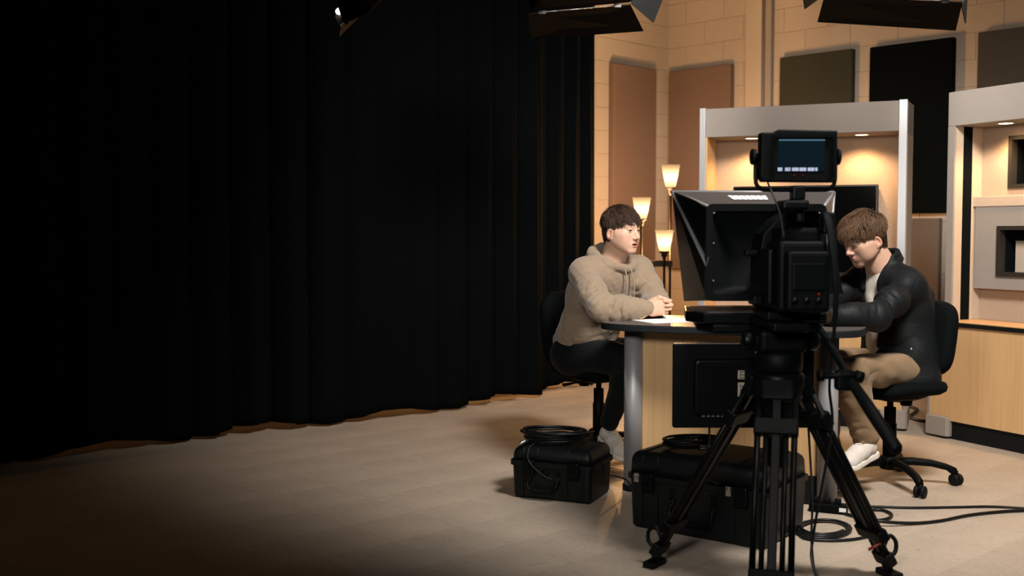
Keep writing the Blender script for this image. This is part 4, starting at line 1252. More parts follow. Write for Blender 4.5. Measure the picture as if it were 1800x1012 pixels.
# ------------------------------------------------------------------ swivel chairs
def swivel_chair(label, loc, rz, base_ang, back=( -0.245, 0.50, 0.83), seat_z=0.445, tilt=8, seat_off=0.0):
    """faces local +y"""
    t = thing('swivel_chair', label, 'chair', loc, rz, 'black office chairs at the desk')
    # seat cushion
    secs = []
    for z, sc_ in ((-0.035, 0.70), (-0.032, 0.88), (-0.018, 0.98), (0.0, 1.0), (0.018, 0.97), (0.028, 0.88), (0.031, 0.6)):
        s_ = []
        for k in range(40):
            a = 2 * math.pi * k / 40
            c, s = math.cos(a), math.sin(a)
            x = 0.225 * abs(c) ** 0.6 * (1 if c > 0 else -1) * sc_
            y = 0.195 * abs(s) ** 0.6 * (1 if s > 0 else -1) * sc_ + seat_off
            dz = -0.022 * max(0, (y - 0.06) / 0.14) ** 2 + 0.010 * (abs(x) / 0.22) ** 2
            s_.append((x, y, seat_z + z + dz))
        secs.append(s_)
    MB().loft(secs).build('seat', 'chair_fabric', t)
    # backrest
    yb, z0, z1 = back
    secs = []
    zc, hh = (z0 + z1) / 2, (z1 - z0) / 2
    for dy, sc_ in ((-0.038, 0.80), (-0.035, 0.93), (-0.02, 1.0), (0.005, 1.0), (0.022, 0.95), (0.030, 0.80)):
        s_ = []
        for k in range(44):
            a = 2 * math.pi * k / 44
            c, s = math.cos(a), math.sin(a)
            x = 0.205 * abs(c) ** 0.5 * (1 if c > 0 else -1) * (1 - (1 - sc_) * 0.6)
            z = hh * abs(s) ** 0.5 * (1 if s > 0 else -1) * (1 - (1 - sc_) * 0.4)
            y = yb + dy + 0.30 * x * x + 0.12 * z * z - math.tan(R(tilt)) * z
            s_.append((x, y, zc + z))
        secs.append(s_)
    MB().loft(secs).build('backrest', 'chair_fabric', t)
    MB().tube(spline([(0, 0.0, seat_z - 0.05), (0, yb * 0.6, seat_z - 0.055), (0, yb - 0.055, seat_z - 0.03), (0, yb - 0.06, seat_z + 0.06), (0, yb - 0.05, zc)], 6), 0.017, 10, flat=1.6).build('back_bracket', 'black_plastic', t)
    m = MB(); m.box(-0.09, 0.09, -0.09, 0.09, seat_z - 0.060, seat_z - 0.036, bevel=0.008); m.build('seat_plate', 'black_metal', t)
    lv = MB(); lv.tube([(0.05, 0.0, seat_z - 0.055), (0.17, -0.02, seat_z - 0.062)], 0.005, 8); lv.tube([(0.16, -0.018, seat_z - 0.062), (0.215, -0.024, seat_z - 0.066)], [0.010, 0.014], 10, flat=0.6)
    lv.build('height_lever', 'black_plastic', t)
    kn = MB().lathe([(0, 0), (0.024, 0), (0.027, 0.006), (0.027, 0.022), (0, 0.022)], 18, Matrix.Translation((0, yb * 0.55, seat_z - 0.098)))
    kn.build('tension_knob', 'black_plastic', t)
    g = MB(); g.lathe([(0.0, 0.09), (0.030, 0.09), (0.030, 0.27), (0.026, 0.275), (0.026, 0.345), (0.014, 0.348), (0.014, seat_z - 0.06)], 20)
    g.build('gas_column', 'black_plastic', t)
    bs = MB(); bs.lathe([(0.0, 0.065), (0.040, 0.065), (0.046, 0.08), (0.044, 0.118), (0.034, 0.125)], 22)
    star = bs.build('star_base', 'black_plastic', t)
    for k in range(5):
        a = base_ang - rz + 2 * math.pi * k / 5
        u = Vector((math.cos(a), math.sin(a), 0)); v = Vector((-u.y, u.x, 0))
        secs = []
        for s_, zc_, hw, hh_ in ((0.03, 0.098, 0.026, 0.020), (0.10, 0.102, 0.024, 0.018), (0.18, 0.097, 0.021, 0.016), (0.245, 0.082, 0.019, 0.015), (0.275, 0.066, 0.018, 0.014), (0.285, 0.052, 0.015, 0.010)):
            sec = []
            for q_ in range(10):
                b_ = 2 * math.pi * q_ / 10
                sec.append(u * (s_ + (0.012 if s_ > 0.26 else 0) * math.sin(b_)) + v * hw * math.cos(b_) + Vector((0, 0, zc_ + hh_ * math.sin(b_))))
            secs.append(sec)
        MB().loft(secs).build('base_arm', 'black_plastic', t)
        cs = MB(); c_ = u * 0.275 + u * 0.012
        sw = Vector((math.cos(a + 0.7), math.sin(a + 0.7), 0))
        for s2 in (-1, 1):
            cs.lathe([(0.0, -0.009), (0.022, -0.009), (0.0265, -0.005), (0.0265, 0.005), (0.022, 0.009), (0, 0.009)], 20, Matrix.Translation(c_ + sw * s2 * 0.014 + Vector((0, 0, 0.0265))) @ rot_to((0, 0, 0), sw))
        cs.tube([c_ + Vector((0, 0, 0.02)), c_ + Vector((0, 0, 0.06))], 0.008, 8)
        cs.build('caster', 'rubber', t)
    return t
LF = Vector((0.62, -0.785, 0)).normalized()
RF = Vector((-0.92, -0.38, 0)).normalized()
LRZ = math.atan2(-LF.x, LF.y); RRZ = math.atan2(-RF.x, RF.y)
swivel_chair('black swivel chair under the person in the beige hoodie', (0.440, 5.45, 0), LRZ, R(-50), back=(-0.20, 0.43, 0.83))
swivel_chair('black swivel chair on casters under the person in the dark jacket', (1.712, 4.86, 0), RRZ, R(-83), back=(-0.168, 0.49, 0.828), seat_off=0.0)

# ------------------------------------------------------------------ implicit surfaces for people and clothes
f32 = np.float32


def smin(a, b, k):
    h = np.clip(0.5 + 0.5 * (b - a) / k, 0, 1)
    return b + (a - b) * h - k * h * (1 - h)


def smax(a, b, k):
    return -smin(-a, -b, k)


def vec(*p):
    return np.array(p, f32)


def rc(P, a, b, ra, rb, side=None, s=1.0):
    """round cone from a to b; cross-section widened by s along the unit vector side"""
    a = np.asarray(a, f32); b = np.asarray(b, f32)
    Q = P - a
    ab = b - a
    if side is not None:
        sd = np.asarray(side, f32); sd = sd / np.linalg.norm(sd)
        k = f32(1 - 1 / s)
        Q = Q - (Q @ sd * k)[:, None] * sd
        ab = ab - (ab @ sd) * k * sd
    t = np.clip(Q @ ab / (ab @ ab), 0, 1)
    d = np.sqrt(((Q - t[:, None] * ab) ** 2).sum(1))
    return d - (ra + (rb - ra) * t)


def sph(P, c, r):
    return np.sqrt(((P - np.asarray(c, f32)) ** 2).sum(1)) - r


def ell(P, c, r, rotm=None):
    Q = P - np.asarray(c, f32)
    if rotm is not None:
        Q = Q @ np.asarray(rotm, f32)
    r = np.asarray(r, f32)
    k0 = np.sqrt(((Q / r) ** 2).sum(1))
    k1 = np.sqrt(((Q / (r * r)) ** 2).sum(1)) + 1e-9
    return k0 * (k0 - 1) / k1


def chain(P, pts, rs, k=0.02, side=None, s=1.0):
    d = None
    for i in range(len(pts) - 1):
        e = rc(P, pts[i], pts[i + 1], rs[i], rs[i + 1], side, s)
        d = e if d is None else smin(d, e, k)
    return d


def waves(P, n, lam, seed, stretch=None):
    """soft noise made of a few plane waves"""
    r = np.random.default_rng(seed)
    o = np.zeros(len(P), f32)
    for _ in range(n):
        v = r.normal(size=3)
        if stretch is not None: v = v * np.asarray(stretch)
        v /= np.linalg.norm(v)
        if stretch is not None: v = v * 1.0
        o += np.sin(P @ (v * 2 * math.pi / (lam * r.uniform(0.7, 1.4))).astype(f32) + r.uniform(0, 6.28))
    return o / math.sqrt(n)


def surface(fn, lo, hi, h):
    """naive surface nets with a coarse pass first -> verts, quads"""
    lo = np.asarray(lo, f32); hi = np.asarray(hi, f32)
    st = 4
    n = (np.ceil((hi - lo) / h / st).astype(int) + 1) * st
    nc = n // st + 1
    ax = [lo[i] + np.arange(nc[i], dtype=f32) * h * st for i in range(3)]
    G = np.stack(np.meshgrid(*ax, indexing='ij'), -1).reshape(-1, 3)
    Dc = fn(G).reshape(nc)
    band = 3.2 * h * st
    act = np.abs(Dc) < band
    # blocks touching any active corner
    blk = np.zeros(nc - 1, bool)
    for i in (0, 1):
        for j in (0, 1):
            for k in (0, 1):
                blk |= act[i:nc[0] - 1 + i, j:nc[1] - 1 + j, k:nc[2] - 1 + k]
    sgn = np.where(Dc[:-1, :-1, :-1] < 0, f32(-1), f32(1))
    D = np.repeat(np.repeat(np.repeat(sgn, st, 0), st, 1), st, 2)
    m = np.repeat(np.repeat(np.repeat(blk, st, 0), st, 1), st, 2)
    idx = np.argwhere(m)
    P = lo + idx.astype(f32) * f32(h)
    vals = np.empty(len(P), f32)
    for a in range(0, len(P), 400000):
        vals[a:a + 400000] = fn(P[a:a + 400000])
    D[m] = vals
    ins = D < 0
    nx, ny, nz = D.shape
    c = np.zeros((nx - 1, ny - 1, nz - 1), np.int8)
    for i in (0, 1):
        for j in (0, 1):
            for k in (0, 1):
                c += ins[i:nx - 1 + i, j:ny - 1 + j, k:nz - 1 + k]
    cell = (c > 0) & (c < 8)
    ci = np.argwhere(cell)
    vid = np.full(cell.shape, -1, np.int64)
    vid[cell] = np.arange(len(ci))
    acc = np.zeros((len(ci), 3), f32); cnt = np.zeros(len(ci), f32)
    cor = [(i, j, k) for i in (0, 1) for j in (0, 1) for k in (0, 1)]
    val = {q: D[ci[:, 0] + q[0], ci[:, 1] + q[1], ci[:, 2] + q[2]] for q in cor}
    for q in cor:
        for axn in range(3):
            if q[axn] == 0:
                q2 = list(q); q2[axn] = 1; q2 = tuple(q2)
                a, b = val[q], val[q2]
                x = (a < 0) != (b < 0)
                t = np.where(x, a / np.where(x, a - b, 1), 0)
                p = np.tile(np.array(q, f32), (len(ci), 1)); p[:, axn] = t
                acc[x] += p[x]; cnt[x] += 1
    V = lo + (ci + acc / cnt[:, None]) * f32(h)
    F = []
    for axn in range(3):
        s0 = [slice(1, None)] * 3; s0[axn] = slice(None)
        A = ins[tuple(slice(1, -1) if k != axn else slice(None, -1) for k in range(3))]
        B = ins[tuple(slice(1, -1) if k != axn else slice(1, None) for k in range(3))]
        e = np.argwhere(A != B)
        if len(e) == 0: continue
        off = np.ones(3, int); off[axn] = 0
        base = e + off
        u, v = [(1, 2), (2, 0), (0, 1)][axn]
        def cid(du, dv):
            q = base.copy(); q[:, u] -= du; q[:, v] -= dv
            return vid[q[:, 0], q[:, 1], q[:, 2]]
        quad = np.stack([cid(1, 1), cid(0, 1), cid(0, 0), cid(1, 0)], 1)
        flip = B[tuple(e.T)]
        quad[flip] = quad[flip][:, ::-1]
        F.append(quad)
    F = np.concatenate(F)
    F = F[(F >= 0).all(1)]
    return V.astype(np.float64), F


def np_mesh(name, V, F, col=None, smooth=True):
    me = bpy.data.meshes.new(name)
    me.vertices.add(len(V)); me.vertices.foreach_set('co', V.astype(f32).ravel())
    k = F.shape[1]
    me.loops.add(F.size); me.loops.foreach_set('vertex_index', F.astype(np.int32).ravel())
    me.polygons.add(len(F))
    me.polygons.foreach_set('loop_start', np.arange(0, F.size, k, dtype=np.int32))
    me.polygons.foreach_set('use_smooth', np.full(len(F), smooth))
    me.update(calc_edges=True)
    if col is not None:
        at = me.color_attributes.new('col', 'FLOAT_COLOR', 'POINT')
        at.data.foreach_set('color', np.concatenate([col, np.ones((len(col), 1))], 1).astype(f32).ravel())
    return me


def part_from(fn, lo, hi, h, name, matn, parent, relax=1):
    V, F = surface(fn, lo, hi, h)
    V = relax_mesh(V, F, relax)
    V = to_local(V, parent)
    return link(name, np_mesh(name, V, F), matn, parent)


def relax_mesh(V, F, it):
    for _ in range(it):
        acc = np.zeros_like(V); cnt = np.zeros(len(V))
        for i in range(4):
            j = (i + 1) % 4
            np.add.at(acc, F[:, i], V[F[:, j]]); np.add.at(cnt, F[:, i], 1)
            np.add.at(acc, F[:, j], V[F[:, i]]); np.add.at(cnt, F[:, j], 1)
        V = V * 0.5 + 0.5 * acc / np.maximum(cnt, 1)[:, None]
    return V


def to_local(V, parent):
    M = np.array(wmat(parent).inverted())
    return V @ M[:3, :3].T + M[:3, 3]


# ------------------------------------------------------------------ head (local: y forward, z up, x = person's right)
def head_fn(mouth_open, lids, jaw=1.0):
    def fn(P):
        X = P.copy(); X[:, 0] = np.abs(X[:, 0])         # symmetric
        d = ell(X, (0, -0.014, 0.034), (0.0725, 0.093, 0.079))
        d = smin(d, ell(X, (0, 0.022, -0.018), (0.060, 0.066, 0.082)), 0.03)
        d = smin(d, rc(X, (0.050, -0.004, -0.048), (0.018, 0.062, -0.098), 0.019, 0.014), 0.035)
        d = smin(d, sph(X, (0.0, 0.068, -0.099), 0.0155), 0.022)
        d = smin(d, rc(X, (0.045, 0.050, -0.020), (0.057, 0.020, -0.014), 0.016, 0.014), 0.030)
        d = smin(d, ell(X, (0.036, 0.034, -0.052), (0.024, 0.034, 0.032)), 0.035)
        d = smin(d, rc(X, (0.010, 0.078, 0.021), (0.046, 0.066, 0.021), 0.0095, 0.0075), 0.016)
        d = smin(d, ell(X, (0, 0.066, -0.067), (0.030, 0.023, 0.022)), 0.018)
        # eye sockets
        d = smax(d, -sph(X, (0.031, 0.094, -0.001), 0.0165), 0.012)
        # eyeball seat and lids
        e = sph(X, (0.031, 0.0715, 0.0), 0.0142)
        up, low = lids
        zz = X[:, 2] - (X[:, 0] - 0.031) * 0.05
        e2 = np.maximum(e, np.minimum(up - zz, zz - low) * -1 * 0 + np.where(zz > (up + low) / 2, up - zz, zz - low))
        d = smin(d, e2, 0.004)
        # nose
        d = smin(d, rc(X, (0, 0.079, 0.012), (0, 0.100, -0.030), 0.0070, 0.0090), 0.012)
        d = smin(d, sph(X, (0, 0.1025, -0.0345), 0.0098), 0.007)
        d = smin(d, sph(X, (0.0120, 0.0915, -0.0385), 0.0080), 0.006)
        d = smax(d, -ell(X, (0.0065, 0.0955, -0.0470), (0.0038, 0.0065, 0.0035)), 0.002)
        # lips
        o = mouth_open
        ul = chain(X, [(0, 0.0905, -0.0625), (0.011, 0.0885, -0.0615), (0.0235, 0.0775, -0.0665 - o * 0.3)], [0.0040, 0.0040, 0.0020], 0.004)
        ll = chain(X, [(0, 0.0885 - o * 0.15, -0.0715 - o), (0.011, 0.0865 - o * 0.15, -0.0710 - o * 0.9), (0.0235, 0.0770, -0.0675 - o * 0.3)], [0.0048, 0.0045, 0.0020], 0.004)
        d = smin(d, np.minimum(ul, ll), 0.005)
        if o > 0.002:
            d = smax(d, -ell(X, (0, 0.088, -0.0668 - o * 0.5), (0.0205, 0.022, 0.0014 + o * 0.50)), 0.003)
        else:
            d = smax(d, -rc(X, (0, 0.097, -0.0668), (0.022, 0.083, -0.0672), 0.0012, 0.0008), 0.002)
        d = smax(d, -rc(X, (0, 0.0955, -0.052), (0, 0.0945, -0.057), 0.0022, 0.0022), 0.004)   # philtrum
        # ears
        er = Euler((R(-12), R(8), R(22))).to_matrix()
        eo = ell(X, (0.0760, -0.012, -0.021), (0.0085, 0.0175, 0.0285), np.array(er))
        ei = ell(X, (0.0830, -0.008, -0.017), (0.0070, 0.0100, 0.0175), np.array(er))
        ear = smax(eo, -ei, 0.004)
        ear = smin(ear, rc(X, (0.073, -0.004, -0.043), (0.074, 0.000, -0.023), 0.006, 0.005), 0.006)
        d = smin(d, ear, 0.006)
        return d
    return fn


def head_color(V, skin, lip, mouth_open, lids):
    X = V.astype(f32).copy(); X[:, 0] = np.abs(X[:, 0])
    col = np.tile(np.array(skin), (len(V), 1))
    o = mouth_open
    def mixc(mask, c):
        m = np.clip(mask, 0, 1)[:, None]
        return col * (1 - m) + np.array(c) * m
    g = np.exp(-(sph(X, (0.046, 0.066, -0.028), 0.0) / 0.022) ** 2)
    col = mixc(g * 0.28, (skin[0] * 0.98, skin[1] * 0.74, skin[2] * 0.70))     # cheeks
    g = np.exp(-(sph(X, (0, 0.108, -0.036), 0.0) / 0.014) ** 2); col = mixc(g * 0.30, (skin[0], skin[1] * 0.76, skin[2] * 0.72))
    er = np.exp(-(sph(X, (0.084, -0.012, -0.014), 0.0) / 0.026) ** 2); col = mixc(er * 0.45, (skin[0] * 1.0, skin[1] * 0.70, skin[2] * 0.64))
    ul = chain(X, [(0, 0.0915, -0.0632), (0.011, 0.0895, -0.0625), (0.0235, 0.0785, -0.0668 - o * 0.3)], [0.0042, 0.0042, 0.0020], 0.004)
    ll = chain(X, [(0, 0.0895 - o * 0.15, -0.0715 - o), (0.011, 0.0875 - o * 0.15, -0.0710 - o * 0.9), (0.0235, 0.0780, -0.0675 - o * 0.3)], [0.0050, 0.0046, 0.0020], 0.004)
    lipm = 1 - np.clip((np.minimum(ul, ll) - 0.0005) / 0.002, 0, 1)
    col = mixc(lipm * 0.85, lip)
    if o > 0.002:
        ins = ell(X, (0, 0.084, -0.0668 - o * 0.5), (0.018, 0.016, 0.0018 + o * 0.5))
        m = (1 - np.clip((ins + 0.0005) / 0.002, 0, 1)) * (X[:, 1] < 0.0865)
        col = mixc(m, (0.035, 0.010, 0.008))
    up, low = lids
    lidm = np.exp(-((X[:, 2] - up) / 0.0022) ** 2) * np.exp(-((X[:, 0] - 0.031) / 0.016) ** 4) * (X[:, 1] > 0.066) * (X[:, 1] < 0.092)
    col = mixc(lidm * 0.75, (0.05, 0.028, 0.02))           # lash line
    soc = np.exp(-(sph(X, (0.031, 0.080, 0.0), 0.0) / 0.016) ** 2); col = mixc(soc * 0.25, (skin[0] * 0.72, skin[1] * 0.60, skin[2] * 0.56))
    return col


def frame(fwd, up=(0, 0, 1)):
    """3x3 with columns x = right, y = forward, z = up"""
    y = Vector(fwd).normalized(); z = Vector(up)
    x = y.cross(z).normalized(); z = x.cross(y).normalized()
    return np.array([[x.x, y.x, z.x], [x.y, y.y, z.y], [x.z, y.z, z.z]])


# ------------------------------------------------------------------ hair made of tapered locks
def hair_mesh(style, seed):
    r = np.random.default_rng(seed)
    C = np.array([0, -0.014, 0.034]); RAD = np.array([0.0725, 0.093, 0.079]) * 1.0
    RLOW = np.array([0.0775, 0.093, 0.125])
    def rad_at(d):
        return np.where((d[..., 2] < 0)[..., None], RLOW, RAD)
    crown = np.array(style['crown']); crown = crown / np.linalg.norm(crown)
    V, F, K = [], [], []

    def hairline(p):
        """lowest z allowed for a root near head-local point p"""
        y = p[1]
        if y > 0.045: return 0.064 - 0.03 * max(0, (abs(p[0]) - 0.030) / 0.03)
        if y > 0.022: return 0.030 - (0.045 - y) * 0.9
        if y > 0.004: return style['burn']
        if y > -0.030: return style['side']
        return style['nape'] + 0.02 * max(0, (y + 0.05) / 0.02)

    def lift(dirn):
        top = max(0.0, dirn[2]); fr = max(0.0, dirn[1])
        return style['base'] + style['vol'] * (top ** 0.7) * (0.75 + 0.4 * fr)

    # solid cap below the locks
    nu, nv = 64, 40
    ids = -np.ones((nu, nv), int)
    for i in range(nu):
        for j in range(nv):
            a = 2 * math.pi * i / nu; b = math.pi * j / (nv - 1)
            dn = np.array([math.sin(b) * math.cos(a), math.sin(b) * math.sin(a), math.cos(b)])
            p = C + dn * rad_at(dn)
            if p[2] > hairline(p) - 0.004:
                q = C + dn * (rad_at(dn) + 0.002 + lift(dn) * 0.62)
                ids[i, j] = len(V); V.append(q); K.append(np.array(style['dark']))
    for i in range(nu):
        for j in range(nv - 1):
            q = [ids[i, j], ids[(i + 1) % nu, j], ids[(i + 1) % nu, j + 1], ids[i, j + 1]]
            if min(q) >= 0: F.append(q)
    # nape: hair running down onto the neck behind the ears
    def nape_point(th, z):
        f = np.clip((0.0 - z) / 0.075, 0, 1)
        hw = 0.0725 + (0.054 - 0.0725) * f; yb = -0.030; dp = 0.070 + (0.054 - 0.070) * f
        return np.stack([hw * np.sin(th), yb - dp * np.cos(th), z], -1)
    base = len(V); na, nz_ = 20, 8
    for a in range(na):
        for b in range(nz_):
            th = -1.25 + 2.5 * a / (na - 1)
            zl = 0.004 + (style['nape'] + 0.016 * abs(th) ** 2 - 0.004) * b / (nz_ - 1)
            q = nape_point(np.array(th), np.array(zl)); V.append(q * np.array([1.03, 1.0, 1]) + np.array([0, -0.002, 0])); K.append(np.array(style['dark']))
    for a in range(na - 1):
        for b in range(nz_ - 1):
            F.append([base + a * nz_ + b, base + (a + 1) * nz_ + b, base + (a + 1) * nz_ + b + 1, base + a * nz_ + b + 1])
    # locks
    N = style['n']
    cand = r.normal(size=(N * 5, 3)); cand /= np.linalg.norm(cand, axis=1)[:, None]
    cp = C + cand * rad_at(cand)
    ok = np.array([q_[2] >= hairline(q_) for q_ in cp])
    dn = cand[ok][:N]; n = len(dn)
    p = C + dn * rad_at(dn)
    u = lambda a, b: r.uniform(a, b, n)
    front = np.maximum(0, dn[:, 1]); topz = np.maximum(0, dn[:, 2])
    t = -(crown - dn * (dn @ crown)[:, None])
    # clumped disorder: neighbours share a direction
    cl = np.stack([waves((p * 1.0).astype(f32), 4, style['clump'], 900 + k) for k in range(3)], 1)
    t = t + np.stack([style['sweep'] * front, 0.35 * front, np.full(n, -0.15)], 1) + cl * style['mess'] + r.normal(size=(n, 3)) * 0.10
    Ls = style['len_side'] + (style['len_top'] - style['len_side']) * np.clip((p[:, 2] - 0.015) / 0.06, 0, 1)
    Ls = np.where((p[:, 1] < -0.03) & (p[:, 2] < 0.02), style['len_nape'], Ls)
    Ls = np.where((p[:, 2] < 0.0) & (p[:, 1] > -0.03), 0.010, Ls) * u(0.65, 1.15)
    seg = 6
    wd = style['w'] * u(0.6, 1.3) * (0.6 + 0.4 * np.minimum(1, Ls / 0.05))
    lf = (style['base'] + style['vol'] * topz ** 0.7 * (0.75 + 0.4 * front)) * (u(0.80, 1.15) + 0.16 * cl[:, 0])
    ph = u(0, 6.28) * 0.4 + cl[:, 1] * 2; am = style['wave'] * u(0.3, 1.2)
    pos = C + dn * (rad_at(dn) + 0.001)
    pts = []
    nrm = lambda v: v / (np.linalg.norm(v, axis=1)[:, None] + 1e-9)
    for k in range(seg + 1):
        f = k / seg
        pts.append(pos.copy())
        RP = rad_at(pos - C)
        d2 = nrm((pos - C) / RP)
        tt = nrm(t - d2 * (t * d2).sum(1)[:, None]) + np.array([0, 0, -style['grav'] * f])
        sd = np.cross(tt, d2)
        pos = pos + tt * (Ls / seg)[:, None] + sd * (am * np.sin(ph + f * 7))[:, None]
        RP = rad_at(pos - C)
        d3 = nrm((pos - C) / RP)
        off = 0.002 + lf * math.sin(min(1.0, f * 1.6 + 0.25) * math.pi / 2) + style['flick'] * f * f * front
        want = C + d3 * (RP + off[:, None])
        kk = np.where(want[:, 2] > 0.035, 0.75, 0.35)[:, None]
        outside = (np.linalg.norm((pos - C) / RP, axis=1) >= np.linalg.norm((want - C) / RP, axis=1) * 1.02)[:, None]
        pos = np.where(outside & (kk < 0.5), pos, pos * (1 - kk) + want * kk)
    # nape locks
    nn = int(N * 0.16)
    th = r.uniform(-1.3, 1.3, nn); z = 0.0 + (style['nape'] + 0.016 * th ** 2 + 0.006) * r.uniform(0, 1, nn)
    q0 = nape_point(th, z)
    npts = [q0 + np.stack([np.sin(th) * 0.004, -np.cos(th) * 0.004, np.zeros(nn)], 1) * math.sin(k / seg * 2.2) + np.array([0, 0, -0.016 * k / seg]) + np.stack([0.002 * np.sin(th * 30 + k), np.zeros(nn), np.zeros(nn)], 1) for k in range(seg + 1)]
    nd = np.stack([np.sin(th), -np.cos(th), np.zeros(nn)], 1)
    nwd = style['w'] * 0.8 * r.uniform(0.6, 1.2, nn)
    for (PT, WD, DD, m_) in ((pts, wd, None, n), (npts, nwd, nd, nn)):
        tone = r.uniform(0, 1, m_)[:, None]
        if DD is None: tone = np.clip(tone * 0.6 + 0.2 + 0.3 * cl[:, 2:3] * 0.6, 0, 1)
        dk, md, lt = (np.array(style[k]) for k in ('dark', 'mid', 'light'))
        c0 = dk * (1 - tone) + md * tone; c1 = md * (1 - tone) + lt * tone
        if DD is not None: c1 = c0
        Vb = np.empty((m_, seg + 1, 4, 3)); Kb = np.empty((m_, seg + 1, 4, 3))
        for k in range(seg + 1):
            f = k / seg
            q = PT[k]
            d2 = nrm((q - C) / RAD) if DD is None else DD
            tv = nrm(PT[min(k + 1, seg)] - PT[max(k - 1, 0)])
            sd = nrm(np.cross(tv, d2))
            ww = (WD * (1.0 - 0.93 * f ** 1.6) * (0.55 + 0.45 * min(1, f * 5)))[:, None]
            for a, (kx, kz) in enumerate(((1, 0), (0, 0.55), (-1, 0), (0, -0.55))):
                Vb[:, k, a] = q + sd * ww * kx + d2 * ww * kz
                Kb[:, k, a] = c0 * (1 - f) + c1 * f
        b0 = len(V)
        V += list(Vb.reshape(-1, 3)); K += list(Kb.reshape(-1, 3))
        li = np.arange(m_)[:, None, None] * (seg + 1) * 4; si = np.arange(seg)[None, :, None] * 4; ki = np.arange(4)[None, None, :]
        A = b0 + li + si + ki; B = b0 + li + si + (ki + 1) % 4
        F += np.stack([A, B, B + 4, A + 4], -1).reshape(-1, 4).tolist()
    return np.array(V), np.array(F), np.array(K)


def brow_mesh(color, z, seed, tilt):
    r = np.random.default_rng(seed)
    V, F, K = [], [], []
    for sgn in (-1, 1):
        for k in range(46):
            u = r.uniform(0, 1)
            x = 0.013 + 0.036 * u
            y = 0.0895 - 30.0 * max(0, x - 0.012) ** 2 * 0.55
            zz = z + 0.005 * math.sin(u * 2.2) - 0.003 * u * 0 + r.uniform(-0.0018, 0.0018) + tilt * u
            p = np.array([sgn * x, y, zz]); q = p + np.array([sgn * 0.006, -0.0022, 0.0018])
            b = len(V); w = 0.0011
            for c in (p, q):
                for dx, dz in ((0, w), (0.0004, -w), (0, 0)):
                    V.append(c + np.array([dx, 0.0012 if dz == 0 else 0, dz])); K.append(color)
            F += [[b, b + 1, b + 4, b + 3], [b + 1, b + 2, b + 5, b + 4], [b + 2, b, b + 3, b + 5]]
    return np.array(V), np.array(F), np.array(K)


# ------------------------------------------------------------------ generic hand (x to the fingertips, z back of the hand, y thumb side)
def hand_fn(curl, spread=1.0, thumb_in=0.4, mirror=False):
    fingers = []
    for i, (y, l, x) in enumerate(((0.030, 0.070, 0.086), (0.010, 0.079, 0.091), (-0.010, 0.073, 0.087), (-0.028, 0.058, 0.078))):
        segs = np.array([0.46, 0.30, 0.24]) * l
        p = np.array([x, y, 0.004]); a = -0.12
        pts = [p]
        yaw = (y / 0.03) * 0.06 * spread
        for s, cu in zip(segs, curl[i]):
            a -= cu
            p = p + s * np.array([math.cos(a) * math.cos(yaw), math.cos(a) * math.sin(yaw), math.sin(a)])
            pts.append(p)
        fingers.append(pts)
    th = [np.array([0.022, 0.030, -0.010]), np.array([0.052, 0.050 - 0.012 * thumb_in, -0.016]), np.array([0.080, 0.053 - 0.03 * thumb_in, -0.022]), np.array([0.102, 0.050 - 0.045 * thumb_in, -0.026])]

    def fn(P):
        X = P.copy()
        if mirror: X[:, 1] = -X[:, 1]
        d = rc(X, (0.0, 0, 0), (0.018, 0.0, 0.0), 0.021, 0.021, (0, 1, 0), 1.30)
        d = smin(d, rc(X, (0.025, 0.018, 0), (0.082, 0.028, 0.003), 0.016, 0.0115), 0.02)
        d = smin(d, rc(X, (0.025, 0.004, 0), (0.086, 0.010, 0.004), 0.017, 0.012), 0.02)
        d = smin(d, rc(X, (0.025, -0.010, 0), (0.083, -0.009, 0.003), 0.017, 0.0115), 0.02)
        d = smin(d, rc(X, (0.025, -0.018, -0.002), (0.074, -0.026, 0.001), 0.016, 0.0105), 0.02)
        d = smin(d, rc(X, (0.02, 0.014, -0.010), (0.05, 0.034, -0.014), 0.016, 0.013), 0.02)
        for pts, r0 in zip(fingers, (0.0088, 0.0092, 0.0088, 0.0078)):
            fd = chain(X, pts, [r0, r0 * 0.95, r0 * 0.86, r0 * 0.74], 0.003)
            for q in pts[:2]:
                fd = smin(fd, sph(X, q + np.array([0, 0, 0.0015]), r0 * 0.98), 0.003)
            d = smin(d, fd, 0.0045)
        d = smin(d, chain(X, th, [0.0130, 0.0112, 0.0100, 0.0082], 0.004), 0.006)
        return d
    return fn

SKIN1, SKIN2 = (0.64, 0.405, 0.300), (0.60, 0.375, 0.275)
LIP1, LIP2 = (0.50, 0.19, 0.155), (0.48, 0.20, 0.165)
UPV = Vector((0, 0, 1))


def V3(v): return np.array(v[:3], f32)


